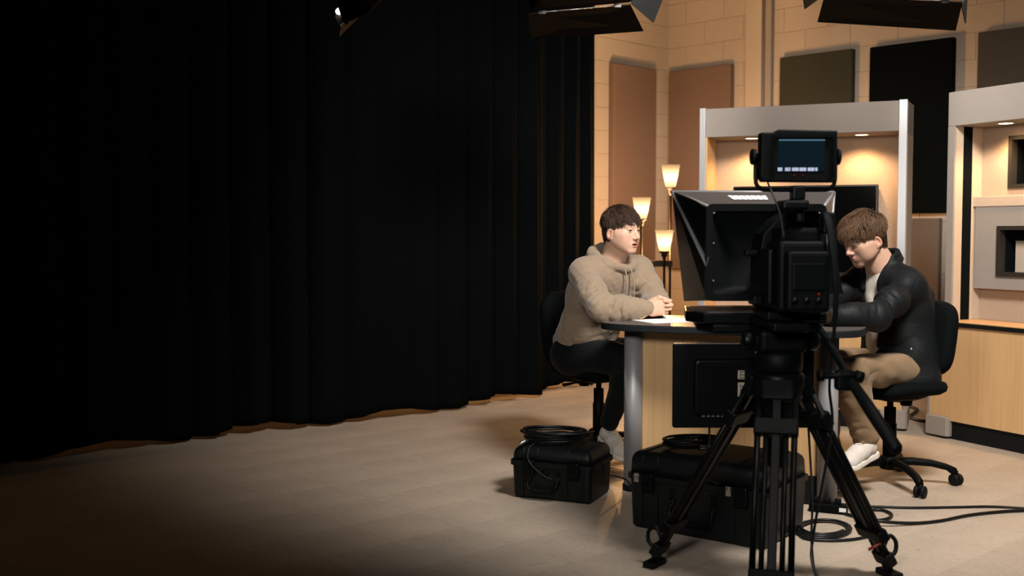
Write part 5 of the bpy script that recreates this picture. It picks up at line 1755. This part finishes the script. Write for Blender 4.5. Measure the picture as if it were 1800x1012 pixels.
def make_head(person, center, fwd, up, mouth, lids, skin, lip, style, browc, iris, gaze, seed, scale=1.0, browz=0.024):
    Rm = frame(fwd, up) * scale
    C = np.array(center)
    V, F = surface(head_fn(mouth, lids), (-0.098, -0.125, -0.135), (0.098, 0.125, 0.125), 0.0021)
    col = head_color(V, skin, lip, mouth, lids)
    V = relax_mesh(V, F, 1)
    world = V @ Rm.T + C
    hv, hf, hk = hair_mesh(style, seed)
    bv, bf, bk = brow_mesh(browc, browz, seed + 1, -0.002)
    hr = link('hair', np_mesh('hair', to_local(hv @ Rm.T + C, person), hf, hk, True), 'hair', person)
    link('eyebrows', np_mesh('eyebrows', to_local(bv @ Rm.T + C, person), bf, bk, False), 'hair', hr)
    # eyes
    for sx in (1, -1):
        vs_, fs, ks = [], [], []
        gz = Vector((gaze[0] * 1.0, 1.0, gaze[1])).normalized()
        gm = rot_to((0, 0, 0), gz)
        nu, nv = 20, 14
        for j in range(nv + 1):
            b = math.pi * j / nv
            for i in range(nu):
                a = 2 * math.pi * i / nu
                p = gm @ Vector((math.sin(b) * math.cos(a), math.sin(b) * math.sin(a), math.cos(b)))
                vs_.append(np.array(p) * 0.0124 + np.array([sx * 0.031, 0.0715, 0.0]))
                ks.append((0.008, 0.006, 0.005) if b < 0.40 else (iris if b < 0.78 else (0.24, 0.21, 0.20)))
        for j in range(nv):
            for i in range(nu):
                fs.append([j * nu + i, j * nu + (i + 1) % nu, (j + 1) * nu + (i + 1) % nu, (j + 1) * nu + i])
        link('eye', np_mesh('eye', to_local(np.array(vs_) @ Rm.T + C, person), np.array(fs), np.array(ks)), 'eye_white', person)
    return world, F, col, Rm


def join_np(parts):
    Vs, Fs, Ks, n = [], [], [], 0
    for V, F, K in parts:
        Vs.append(V); Fs.append(F + n); Ks.append(K); n += len(V)
    return np.concatenate(Vs), np.concatenate(Fs), np.concatenate(Ks)


def shoe(person, heel, toe, up, width=0.047, laces=True, h=0.0030):
    """sneaker between heel and toe points (on the sole), up = sole normal"""
    heel, toe = Vector(heel), Vector(toe)
    L = (toe - heel).length
    Rm = frame(toe - heel, up)
    C = np.array(heel)
    def prof(t, pts):
        xs, ys = zip(*pts); return np.interp(t, xs, ys)
    def sole(P):
        t = P[:, 1] / L
        w = prof(t, [(0, 0.026), (0.08, 0.033), (0.3, 0.033), (0.55, 0.041), (0.72, 0.046), (0.88, 0.040), (0.97, 0.024), (1.0, 0.012)])
        q = np.sqrt(np.maximum(P[:, 0] ** 2, 1e-12)) - w
        e = np.maximum(np.abs(P[:, 1] - L / 2) - L / 2, q)
        zt = prof(t, [(0, 0.030), (0.5, 0.026), (1, 0.028)])
        return smax(e, np.maximum(-P[:, 2] + prof(t, [(0, 0.0), (0.75, 0.0), (1, 0.010)]), P[:, 2] - zt), 0.008)
    def upper(P):
        d = chain(P, [(0, 0.045, 0.058), (0, L * 0.45, 0.050), (0, L * 0.72, 0.036), (0, L - 0.040, 0.030)], [0.036, 0.034, 0.034, 0.030], 0.03, (1, 0, 0), 1.08)
        d = smin(d, rc(P, (0, 0.040, 0.06), (0, 0.052, 0.098), 0.036, 0.039), 0.02)
        d = smax(d, -P[:, 2] + 0.012, 0.006)
        d = smax(d, P[:, 2] - 0.105 + 0.02 * np.sin(P[:, 1] * 20), 0.006)
        return d + 0.0008 * waves(P, 5, 0.03, 3)
    lo, hi = (-0.062, -0.02, -0.008), (0.062, L + 0.02, 0.125)
    V, F = surface(upper, lo, hi, h); V = relax_mesh(V, F, 1)
    sh = link('shoe', np_mesh('shoe', to_local(V @ Rm.T + C, person), F), 'shoe_white', person)
    V, F = surface(sole, lo, hi, h); V = relax_mesh(V, F, 1)
    link('sole', np_mesh('sole', to_local(V @ Rm.T + C, person), F), 'shoe_sole', sh)
    if laces:
        m = MB()
        for k in range(5):
            t = 0.40 + 0.075 * k
            y = L * t; z = np.interp(t, [0.4, 0.72, 0.9], [0.090, 0.071, 0.062])
            s_ = 1 if k % 2 else -1
            pts = [(-0.020, y, z - 0.008), (-0.010, y + 0.004 * s_, z - 0.001), (0.010, y - 0.004 * s_, z - 0.001), (0.020, y, z - 0.008)]
            m.tube([Vector(Rm @ np.array(p)) + heel for p in pts], 0.0026, 6)
        buildw(m, 'laces', 'shoe_lace', sh)
    return sh


def wrinkle(P, a, b, amp, freq, phase, center, width, seed):
    """creases running across a limb from a to b, strongest near parameter center"""
    a = np.asarray(a, f32); b = np.asarray(b, f32)
    ab = b - a
    t = (P - a) @ ab / (ab @ ab)
    wv = waves(P, 4, 0.14, seed)
    s = np.sqrt(np.abs(np.sin(t * freq * 0.6 + phase + wv * 1.0)) + 0.02)
    patch = np.clip(0.55 + 0.6 * waves(P, 4, 0.13, seed + 500), 0, 1.2)
    near = np.sqrt(((P - a - np.clip(t, 0, 1)[:, None] * ab) ** 2).sum(1))
    return -amp * (s - 0.75) * patch * np.exp(-((t - center) / width) ** 2) * np.exp(-(near / 0.16) ** 4)


# ================================================================== person in the beige hoodie
pa = thing('person', 'person in a beige hoodie and black trousers with clasped hands, mouth open', 'person', (0.40, 5.38, 0))
lf = LF; lr = Vector((lf.y, -lf.x, 0))           # his right
pel = Vector((0.360, 5.345, 0.545))
chest = Vector((0.445, 5.185, 0.86))
nb = Vector((0.475, 5.135, 1.005))
shR, shL = Vector((0.333, 5.038, 0.945)), Vector((0.622, 5.262, 0.950))
elR, elL = Vector((0.392, 4.790, 0.797)), Vector((0.672, 5.085, 0.808))
wrR, wrL = Vector((0.598, 4.815, 0.795)), Vector((0.655, 4.885, 0.800))
hipR, hipL = pel + lr * 0.085 + Vector((0, 0, -0.01)), pel - lr * 0.085 + Vector((0, 0, -0.01))
knR, knL = Vector((0.563, 5.055, 0.545)), Vector((0.735, 5.200, 0.535))
anR, anL = Vector((0.476, 5.300, 0.185)), Vector((0.655, 5.330, 0.110))
hc = Vector((0.513, 5.065, 1.146))
hf_ = Vector((0.715, -0.70, -0.04)); hup = Vector((0.05, -0.05, 1))
style1 = dict(crown=(0.1, -0.62, 0.78), side=0.010, nape=-0.074, base=0.0035, burn=-0.022, vol=0.013, n=3600, sweep=-0.10, clump=0.040, mess=0.42, len_side=0.017, len_top=0.058, len_nape=0.016,
              w=0.0023, wave=0.0022, grav=0.15, flick=0.012, dark=(0.011, 0.0065, 0.0045), mid=(0.034, 0.020, 0.013), light=(0.095, 0.055, 0.034))
lids1 = (0.0032, -0.0044)
hV, hF, hK, HR1 = make_head(pa, hc, hf_, hup, 0.0055, lids1, SKIN1, LIP1, style1, (0.030, 0.017, 0.011), (0.05, 0.035, 0.022), (0.0, 0.0), 21, scale=0.945)


def L_(p, Rm, C): return V3(np.array(C) + Rm @ np.array(p))


def body_a(P):
    neck = rc(P, L_((0, -0.030, -0.055), HR1, hc), V3(nb + Vector((0, 0, -0.01))), 0.050, 0.057)
    d = smin(neck, rc(P, L_((0, 0.0, -0.075), HR1, hc), V3(nb + lf * 0.03 + Vector((0, 0, -0.02))), 0.036, 0.045), 0.03)
    d = smin(d, rc(P, V3(chest), V3(pel), 0.085, 0.10, V3(lr), 1.3), 0.05)
    d = smin(d, rc(P, V3(shR.lerp(shL, 0.08)), V3(shL.lerp(shR, 0.08)), 0.055, 0.055), 0.05)
    for s, e, w in ((shR, elR, wrR), (shL, elL, wrL)):
        d = smin(d, chain(P, [V3(s), V3(e), V3(w)], [0.042, 0.036, 0.026], 0.02), 0.03)
    for hp, kn, an in ((hipR, knR, anR), (hipL, knL, anL)):
        d = smin(d, chain(P, [V3(hp), V3(kn), V3(an)], [0.065, 0.045, 0.032], 0.02), 0.04)
    return d
bV, bF = surface(body_a, (0.15, 4.68, 0.0), (0.86, 5.55, 1.12), 0.009)
bK = np.tile(np.array(SKIN1), (len(bV), 1))
# clasped hands: right hand's back to the camera, fingers round the left fist
hx = (Vector((0.905, 0.420, 0.03))).normalized()
hz_ = Vector((0.33, -0.94, 0.10))           # back of the hand toward the camera
hy = hz_.cross(hx).normalized(); hz_ = hx.cross(hy).normalized()
HMr = np.array([[hx.x, hy.x, hz_.x], [hx.y, hy.y, hz_.y], [hx.z, hy.z, hz_.z]])
if HMr[2, 1] < 0: pass
cu = [(0.35, 1.45, 0.9), (0.35, 1.5, 0.9), (0.40, 1.5, 0.9), (0.45, 1.5, 0.9)]
V, F = surface(hand_fn(cu, 0.2, 0.75), (-0.03, -0.06, -0.09), (0.19, 0.085, 0.04), 0.0022)
V = relax_mesh(V, F, 1)
hrV = (V * 0.93) @ HMr.T + np.array(wrR + Vector((0.010, 0.004, -0.002)))
hrF = F
hx2 = Vector((0.75, -0.20, -0.02)).normalized(); hz2 = Vector((0.25, 0.95, 0.15))
hy2 = hz2.cross(hx2).normalized(); hz2 = hx2.cross(hy2).normalized()
HMl = np.array([[hx2.x, hy2.x, hz2.x], [hx2.y, hy2.y, hz2.y], [hx2.z, hy2.z, hz2.z]])
cu2 = [(0.7, 1.4, 0.9), (0.75, 1.4, 0.9), (0.8, 1.4, 0.9), (0.85, 1.4, 0.9)]
V, F = surface(hand_fn(cu2, 0.2, 0.5, True), (-0.03, -0.085, -0.09), (0.19, 0.06, 0.04), 0.0024)
V = relax_mesh(V, F, 1)
hlV = (V * 0.90) @ HMl.T + np.array(Vector((0.622, 4.892, 0.806)))
if np.linalg.det(HMl) < 0: F = F[:, ::-1]
hk = lambda v: np.tile(np.array(SKIN1) * np.array([1.0, 0.95, 0.93]), (len(v), 1))
AV, AF, AK = join_np([(hV, hF, hK), (bV, bF, bK), (hrV, hrF, hk(hrV)), (hlV, F, hk(hlV))])
link('body', np_mesh('body', to_local(AV, pa), AF, AK), 'skin', pa)


def hoodie(P):
    side = V3(lr)
    d = rc(P, V3(chest + lf * -0.012), V3(pel + Vector((0, 0, 0.045)) - lf * 0.005), 0.126, 0.128, side, 1.32)
    d = smin(d, rc(P, V3(nb + Vector((0, 0, -0.085)) - lf * 0.01), V3(chest), 0.098, 0.125, side, 1.5), 0.06)
    d = smin(d, rc(P, V3(shR.lerp(shL, 0.10)), V3(shL.lerp(shR, 0.10)), 0.073, 0.073), 0.06)
    # sleeves
    for s, e, w, sd in ((shR, elR, wrR, 1), (shL, elL, wrL, 2)):
        cuff = e.lerp(w, 0.86)
        a = chain(P, [V3(s), V3(s.lerp(e, 0.55)), V3(e), V3(e.lerp(w, 0.45)), V3(cuff)], [0.069, 0.062, 0.056, 0.053, 0.045], 0.04)
        a = a + wrinkle(P, V3(s), V3(e), 0.020, 26, 0.4 + sd, 0.75, 0.45, 40 + sd) + wrinkle(P, V3(e), V3(w), 0.016, 24, sd, 0.25, 0.45, 50 + sd)
        a = smin(a, rc(P, V3(e.lerp(w, 0.80)), V3(e.lerp(w, 1.02)), 0.040, 0.0375), 0.008)
        d = smin(d, a, 0.035)
    # hem gathered on the hips
    d = d + wrinkle(P, V3(chest), V3(pel), 0.024, 15, 1.0, 0.80, 0.45, 61)
    drag = waves(P, 6, 0.16, 77, (1, 1, 0.35)) * 0.0045
    d = d + drag * np.clip((1.0 - P[:, 2]) / 0.2, 0, 1)
    hem = (P - V3(pel)) @ V3((chest - pel).normalized())
    d = smin(d, rc(P, V3(pel + Vector((0, 0, 0.022))), V3(pel + Vector((0, 0, 0.035))), 0.122, 0.122, side, 1.32), 0.010)
    d = smax(d, -(hem + 0.028), 0.012)
    # hood lying round the neck
    ring = None
    pts = []
    for k in range(13):
        a = math.pi * (-0.98 + 1.96 * k / 12)              # 0 = back of the neck
        q = nb + Vector((0, 0, 0.010)) - lf * (0.086 * math.cos(a) - 0.006) + lr * (0.098 * math.sin(a)) + Vector((0, 0, 0.040 * math.cos(a) - 0.010))
        pts.append(V3(q))
    rs = [0.021 + 0.013 * (0.5 + 0.5 * math.cos(math.pi * (-0.98 + 1.96 * k / 12))) for k in range(13)]
    ring = chain(P, pts, rs, 0.01)
    bulk = rc(P, V3(nb - lf * 0.105 + lr * 0.075 + Vector((0, 0, -0.025))), V3(nb - lf * 0.105 - lr * 0.075 + Vector((0, 0, -0.025))), 0.040, 0.040)
    bulk = smin(bulk, rc(P, V3(nb - lf * 0.085 + Vector((0, 0, 0.035))), V3(nb - lf * 0.12 + Vector((0, 0, -0.08))), 0.034, 0.035, side, 1.5), 0.03)
    hood = smin(ring, bulk, 0.022) + 0.0035 * waves(P, 5, 0.07, 5)
    d = smin(d, hood, 0.005)
    # neck opening
    d = smax(d, -rc(P, V3(nb + lf * 0.012 + Vector((0, 0, -0.012))), V3(nb + lf * 0.045 + Vector((0, 0, 0.12))), 0.055, 0.070), 0.006)
    # kangaroo pocket edge
    return d + 0.0009 * waves(P, 6, 0.03, 91)
hd1 = part_from(hoodie, (0.12, 4.68, 0.44), (0.86, 5.62, 1.12), 0.0047, 'hoodie', 'hoodie', pa, 1)
# drawstrings hanging from the collar
for s_, ln in ((1, 0.15), (-1, 0.15)):
    a0 = nb + lf * 0.080 + lr * 0.020 * s_ + Vector((0, 0, -0.028))
    m = MB()
    pts = [a0 + lf * -0.015 + Vector((0, 0, 0.012)), a0 + lf * 0.020, a0 + lf * (0.040) + Vector((0, 0, -0.05)), a0 + lf * (0.048) + lr * 0.004 * s_ + Vector((0, 0, -0.10)), a0 + lf * 0.040 + lr * 0.006 * s_ + Vector((0, 0, -ln - 0.02))]
    m.tube(spline(pts, 5), 0.0034, 8)
    buildw(m, 'drawstring', 'drawstring', hd1)


def trousers_a(P):
    d = rc(P, V3(hipR), V3(hipL), 0.105, 0.105)
    for hp, kn, an, sd in ((hipR, knR, anR, 1), (hipL, knL, anL, 2)):
        a = chain(P, [V3(hp), V3(hp.lerp(kn, 0.6)), V3(kn), V3(kn.lerp(an, 0.35)), V3(an.lerp(kn, 0.05))], [0.090, 0.078, 0.066, 0.060, 0.046], 0.03)
        a = a + wrinkle(P, V3(hp), V3(kn), 0.010, 26, sd, 0.05, 0.25, 70 + sd) + wrinkle(P, V3(hp), V3(kn), 0.009, 30, sd, 1.0, 0.2, 73 + sd)
        a = a + wrinkle(P, V3(kn), V3(an), 0.010, 24, sd, 0.1, 0.22, 80 + sd) + wrinkle(P, V3(kn), V3(an), 0.009, 34, sd, 0.95, 0.18, 84 + sd)
        a = smax(a, ((P - V3(an)) @ V3((an - kn).normalized())) - 0.012, 0.006)
        d = smin(d, a, 0.03)
    d = smax(d, P[:, 2] - (pel.z + 0.08), 0.02)
    return d
part_from(trousers_a, (0.15, 4.95, 0.02), (0.86, 5.55, 0.70), 0.0065, 'trousers', 'trousers_black', pa, 1)
shoe(pa, anR + Vector((-0.030, 0.055, -0.085)), anR + Vector((0.070, -0.150, -0.162)), Vector((0.2, -0.35, 0.9)), laces=True)
shoe(pa, anL + Vector((-0.02, 0.06, -0.108)), anL + Vector((0.09, -0.17, -0.108)), UPV, laces=False)

# ================================================================== person in the dark jacket
pb_ = thing('person', 'person in a dark jacket, white tee and khaki trousers looking down', 'person', (1.75, 4.86, 0))
rf_ = RF; rr_ = Vector((rf_.y, -rf_.x, 0))        # his right is away from the camera
pel = Vector((1.752, 4.872, 0.535))
chest = Vector((1.715, 4.860, 0.835))
nb = Vector((1.656, 4.835, 1.002))
shN, shF = Vector((1.735, 4.700, 0.905)), Vector((1.618, 4.995, 0.925))       # near (left) and far (right)
elN, elF = Vector((1.525, 4.520, 0.778)), Vector((1.430, 4.890, 0.815))
wrN, wrF = Vector((1.320, 4.470, 0.785)), Vector((1.290, 4.640, 0.790))
hipN, hipF = pel - rr_ * 0.085 + Vector((0, 0, -0.005)), pel + rr_ * 0.085 + Vector((0, 0, -0.005))
knN, knF = Vector((1.425, 4.580, 0.560)), Vector((1.385, 4.890, 0.560))
anN, anF = Vector((1.535, 4.640, 0.235)), Vector((1.440, 4.870, 0.115))
hc = Vector((1.560, 4.795, 1.108))
hf_ = Vector((-0.90, -0.29, -0.38)); hup = Vector((-0.30, -0.10, 1))
style2 = dict(crown=(-0.05, -0.60, 0.80), side=0.008, nape=-0.076, base=0.005, burn=-0.020, vol=0.020, n=3800, sweep=0.10, clump=0.055, mess=0.34, len_side=0.026, len_top=0.066, len_nape=0.018,
              w=0.0025, wave=0.0030, grav=0.06, flick=0.034, dark=(0.016, 0.009, 0.006), mid=(0.062, 0.034, 0.018), light=(0.22, 0.125, 0.068))
lids2 = (-0.0025, -0.0055)
hV, hF, hK, HR2 = make_head(pb_, hc, hf_, hup, 0.0, lids2, SKIN2, LIP2, style2, (0.045, 0.026, 0.016), (0.05, 0.035, 0.022), (0.0, -0.5), 33, scale=0.975)


def body_b(P):
    d = rc(P, L_((0, -0.030, -0.055), HR2, hc), V3(nb + Vector((0, 0, -0.01))), 0.050, 0.058)
    d = smin(d, rc(P, L_((0, 0.0, -0.070), HR2, hc), V3(nb + rf_ * 0.03 + Vector((0, 0, -0.02))), 0.036, 0.046), 0.03)
    d = smin(d, rc(P, V3(chest), V3(pel), 0.080, 0.095, V3(rr_), 1.3), 0.05)
    d = smin(d, rc(P, V3(shN.lerp(shF, 0.08)), V3(shF.lerp(shN, 0.08)), 0.050, 0.050), 0.05)
    for s, e, w in ((shN, elN, wrN), (shF, elF, wrF)):
        d = smin(d, chain(P, [V3(s), V3(e), V3(w)], [0.042, 0.034, 0.025], 0.02), 0.03)
    for hp, kn, an in ((hipN, knN, anN), (hipF, knF, anF)):
        d = smin(d, chain(P, [V3(hp), V3(kn), V3(an)], [0.065, 0.045, 0.032], 0.02), 0.04)
    return d
bV, bF = surface(body_b, (1.2, 4.40, 0.0), (2.0, 5.15, 1.10), 0.009)
bK = np.tile(np.array(SKIN2), (len(bV), 1))
parts = [(hV, hF, hK), (bV, bF, bK)]
for wr, el, mir, dirn in ((wrN, elN, True, Vector((-0.97, 0.18, -0.10))), (wrF, elF, False, Vector((-0.75, -0.62, -0.12)))):
    x = dirn.normalized(); z = Vector((0, 0, 1)); y = z.cross(x).normalized(); z = x.cross(y).normalized()
    Hm = np.array([[x.x, y.x, z.x], [x.y, y.y, z.y], [x.z, y.z, z.z]])
    cu = [(0.25, 0.35, 0.25), (0.25, 0.38, 0.25), (0.28, 0.40, 0.28), (0.32, 0.42, 0.30)]
    V, F = surface(hand_fn(cu, 1.0, 0.3, not mir if False else mir), (-0.03, -0.085, -0.08), (0.20, 0.085, 0.04), 0.0024)
    V = relax_mesh(V, F, 1)
    parts.append((V * 0.95 @ Hm.T + np.array(wr + x * 0.012 + Vector((0, 0, 0.004))), F, np.tile(np.array(SKIN2), (len(V), 1))))
AV, AF, AK = join_np(parts)
link('body', np_mesh('body', to_local(AV, pb_), AF, AK), 'skin', pb_)


def tee(P):
    d = rc(P, V3(chest + rf_ * 0.004), V3(pel + rf_ * 0.012), 0.103, 0.115, V3(rr_), 1.32)
    d = smin(d, rc(P, V3(nb + Vector((0, 0, -0.090)) - rf_ * 0.005), V3(chest), 0.064, 0.10, V3(rr_), 1.40), 0.05)
    d = smin(d, rc(P, V3(nb + Vector((0, 0, -0.030)) + rf_ * 0.004), V3(nb + Vector((0, 0, -0.020)) + rf_ * 0.016), 0.058, 0.057), 0.02)
    d = smax(d, -rc(P, V3(nb + rf_ * 0.012 + Vector((0, 0, 0.004))), V3(nb + rf_ * 0.04 + Vector((0, 0, 0.1))), 0.051, 0.060), 0.004)
    d = d + 0.004 * waves(P, 6, 0.09, 15, (1, 1, 0.4))
    d = d + wrinkle(P, V3(chest), V3(pel), 0.007, 16, 0.3, 0.85, 0.25, 19)
    d = smax(d, (pel.z + 0.02) - P[:, 2], 0.02)
    return d
part_from(tee, (1.50, 4.65, 0.50), (2.0, 5.1, 1.06), 0.0055, 'tee_shirt', 'tee_white', pb_, 1)


def jacket(P):
    side = V3(rr_)
    ax = V3((chest - pel).normalized())
    d = rc(P, V3(chest - rf_ * 0.015), V3(pel + Vector((0, 0, -0.035)) - rf_ * 0.005), 0.120, 0.150, side, 1.38)
    d = smin(d, rc(P, V3(nb + Vector((0, 0, -0.085)) - rf_ * 0.02), V3(chest - rf_ * 0.015), 0.090, 0.122, side, 1.5), 0.06)
    d = smin(d, rc(P, V3(shN.lerp(shF, 0.08)), V3(shF.lerp(shN, 0.08)), 0.068, 0.068), 0.06)
    front = (P - V3(chest)) @ V3(rf_)
    lat = (P - V3(chest + (nb - chest) * 0.0)) @ side
    # open front: a wedge removed round the centre line
    wid = np.interp(P[:, 2], [0.50, 0.62, 0.75, 0.92, 1.02], [0.060, 0.055, 0.048, 0.046, 0.055]).astype(f32)
    wedge = np.maximum(np.abs(lat - np.interp(P[:, 2], [0.55, 0.78, 0.95], [0.055, 0.022, -0.004]).astype(f32)) - wid, -(front - 0.0))
    d = smax(d, -wedge, 0.014)
    # the two front edges stand a little proud
    for s, e, w, sd in ((shN, elN, wrN, 1), (shF, elF, wrF, 2)):
        a = chain(P, [V3(s), V3(s.lerp(e, 0.55)), V3(e), V3(e.lerp(w, 0.5)), V3(e.lerp(w, 0.97))], [0.056, 0.056, 0.050, 0.050, 0.046], 0.05)
        a = a + wrinkle(P, V3(s), V3(e), 0.010, 24, sd, 0.70, 0.5, 140 + sd) + wrinkle(P, V3(e), V3(w), 0.0065, 26, sd + 1, 0.25, 0.5, 150 + sd)
        d = smin(d, a, 0.05)
    d = d + 0.0035 * waves(P, 7, 0.12, 177, (1, 1, 0.5)) * np.clip((1.0 - P[:, 2]) / 0.15, 0, 1)
    d = d + wrinkle(P, V3(chest), V3(pel), 0.022, 15, 0.6, 0.55, 0.5, 161)
    # turned-down collar running into the open front edges
    pts, rs = [], []
    for k in range(15):
        a = math.pi * (-0.86 + 1.72 * k / 14)
        c = math.cos(a)
        z = 0.026 + 0.026 * c if c > 0 else 0.026 + 0.125 * c
        lt_ = 0.067 * math.sin(a) if c > 0 else math.copysign(0.067 * (1 + 0.22 * c), a)
        pts.append(V3(nb - rf_ * (0.066 * c - 0.002) + rr_ * lt_ + Vector((0, 0, z))))
        rs.append(0.0085 + 0.003 * max(c, 0))
    col = chain(P, pts, rs, 0.006)
    pts2 = [p + V3(Vector((0, 0, -0.030)) - rf_ * 0.010) for p in pts]
    col = smin(col, chain(P, pts2, [r_ + 0.007 for r_ in rs], 0.006), 0.022)
    d = smin(d, col, 0.012)
    d = smax(d, -rc(P, V3(nb + rf_ * 0.012 + Vector((0, 0, -0.02))), V3(nb + rf_ * 0.05 + Vector((0, 0, 0.12))), 0.057, 0.072), 0.006)
    d = smax(d, (pel.z - 0.085 + 0.030 * np.clip((front - 0.03) / 0.1, -1, 1)) - P[:, 2], 0.010)
    # hollow inside so the tee shows
    inner = rc(P, V3(chest + rf_ * 0.004), V3(pel + rf_ * 0.015), 0.098, 0.112, side, 1.32)
    d = smax(d, -inner, 0.006)
    return d
jk = part_from(jacket, (1.24, 4.38, 0.40), (2.02, 5.16, 1.09), 0.0047, 'jacket', 'jacket_black', pb_, 1)
for q in (W(1602, 613, 4.66), W(1601, 611, 4.66)):
    pass
sn = MB(); sn.lathe([(0, 0), (0.0055, 0), (0.0045, 0.003), (0, 0.0035)], 12, Matrix.Translation(W(1602, 613, 4.655)) @ Matrix.Rotation(R(90), 4, 'X'))
buildw(sn, 'snap_button', 'chrome', jk)


def trousers_b(P):
    d = rc(P, V3(hipN), V3(hipF), 0.098, 0.098)
    for hp, kn, an, sd in ((hipN, knN, anN, 1), (hipF, knF, anF, 2)):
        a = chain(P, [V3(hp), V3(hp.lerp(kn, 0.6)), V3(kn), V3(kn.lerp(an, 0.4)), V3(an.lerp(kn, 0.06))], [0.088, 0.082, 0.073, 0.068, 0.058], 0.03)
        a = a + wrinkle(P, V3(hp), V3(kn), 0.012, 26, sd, 0.9, 0.22, 170 + sd) + wrinkle(P, V3(kn), V3(an), 0.014, 22, sd, 0.12, 0.2, 180 + sd)
        a = a + wrinkle(P, V3(kn), V3(an), 0.013, 30, sd, 0.9, 0.25, 184 + sd) + 0.0025 * waves(P, 5, 0.06, 188)
        a = smax(a, ((P - V3(an)) @ V3((an - kn).normalized())) - 0.025, 0.006)
        d = smin(d, a, 0.03)
    d = smax(d, P[:, 2] - (pel.z + 0.07), 0.02)
    return d
tb = part_from(trousers_b, (1.26, 4.45, 0.02), (2.0, 5.15, 0.68), 0.0060, 'trousers', 'trousers_khaki', pb_, 1)
shoe(pb_, anN + Vector((0.045, 0.020, -0.075)), anN + Vector((-0.150, -0.130, -0.120)), Vector((-0.25, -0.10, 0.95)), laces=True)
shoe(pb_, anF + Vector((0.06, 0.02, -0.112)), anF + Vector((-0.19, -0.10, -0.112)), UPV, laces=False)
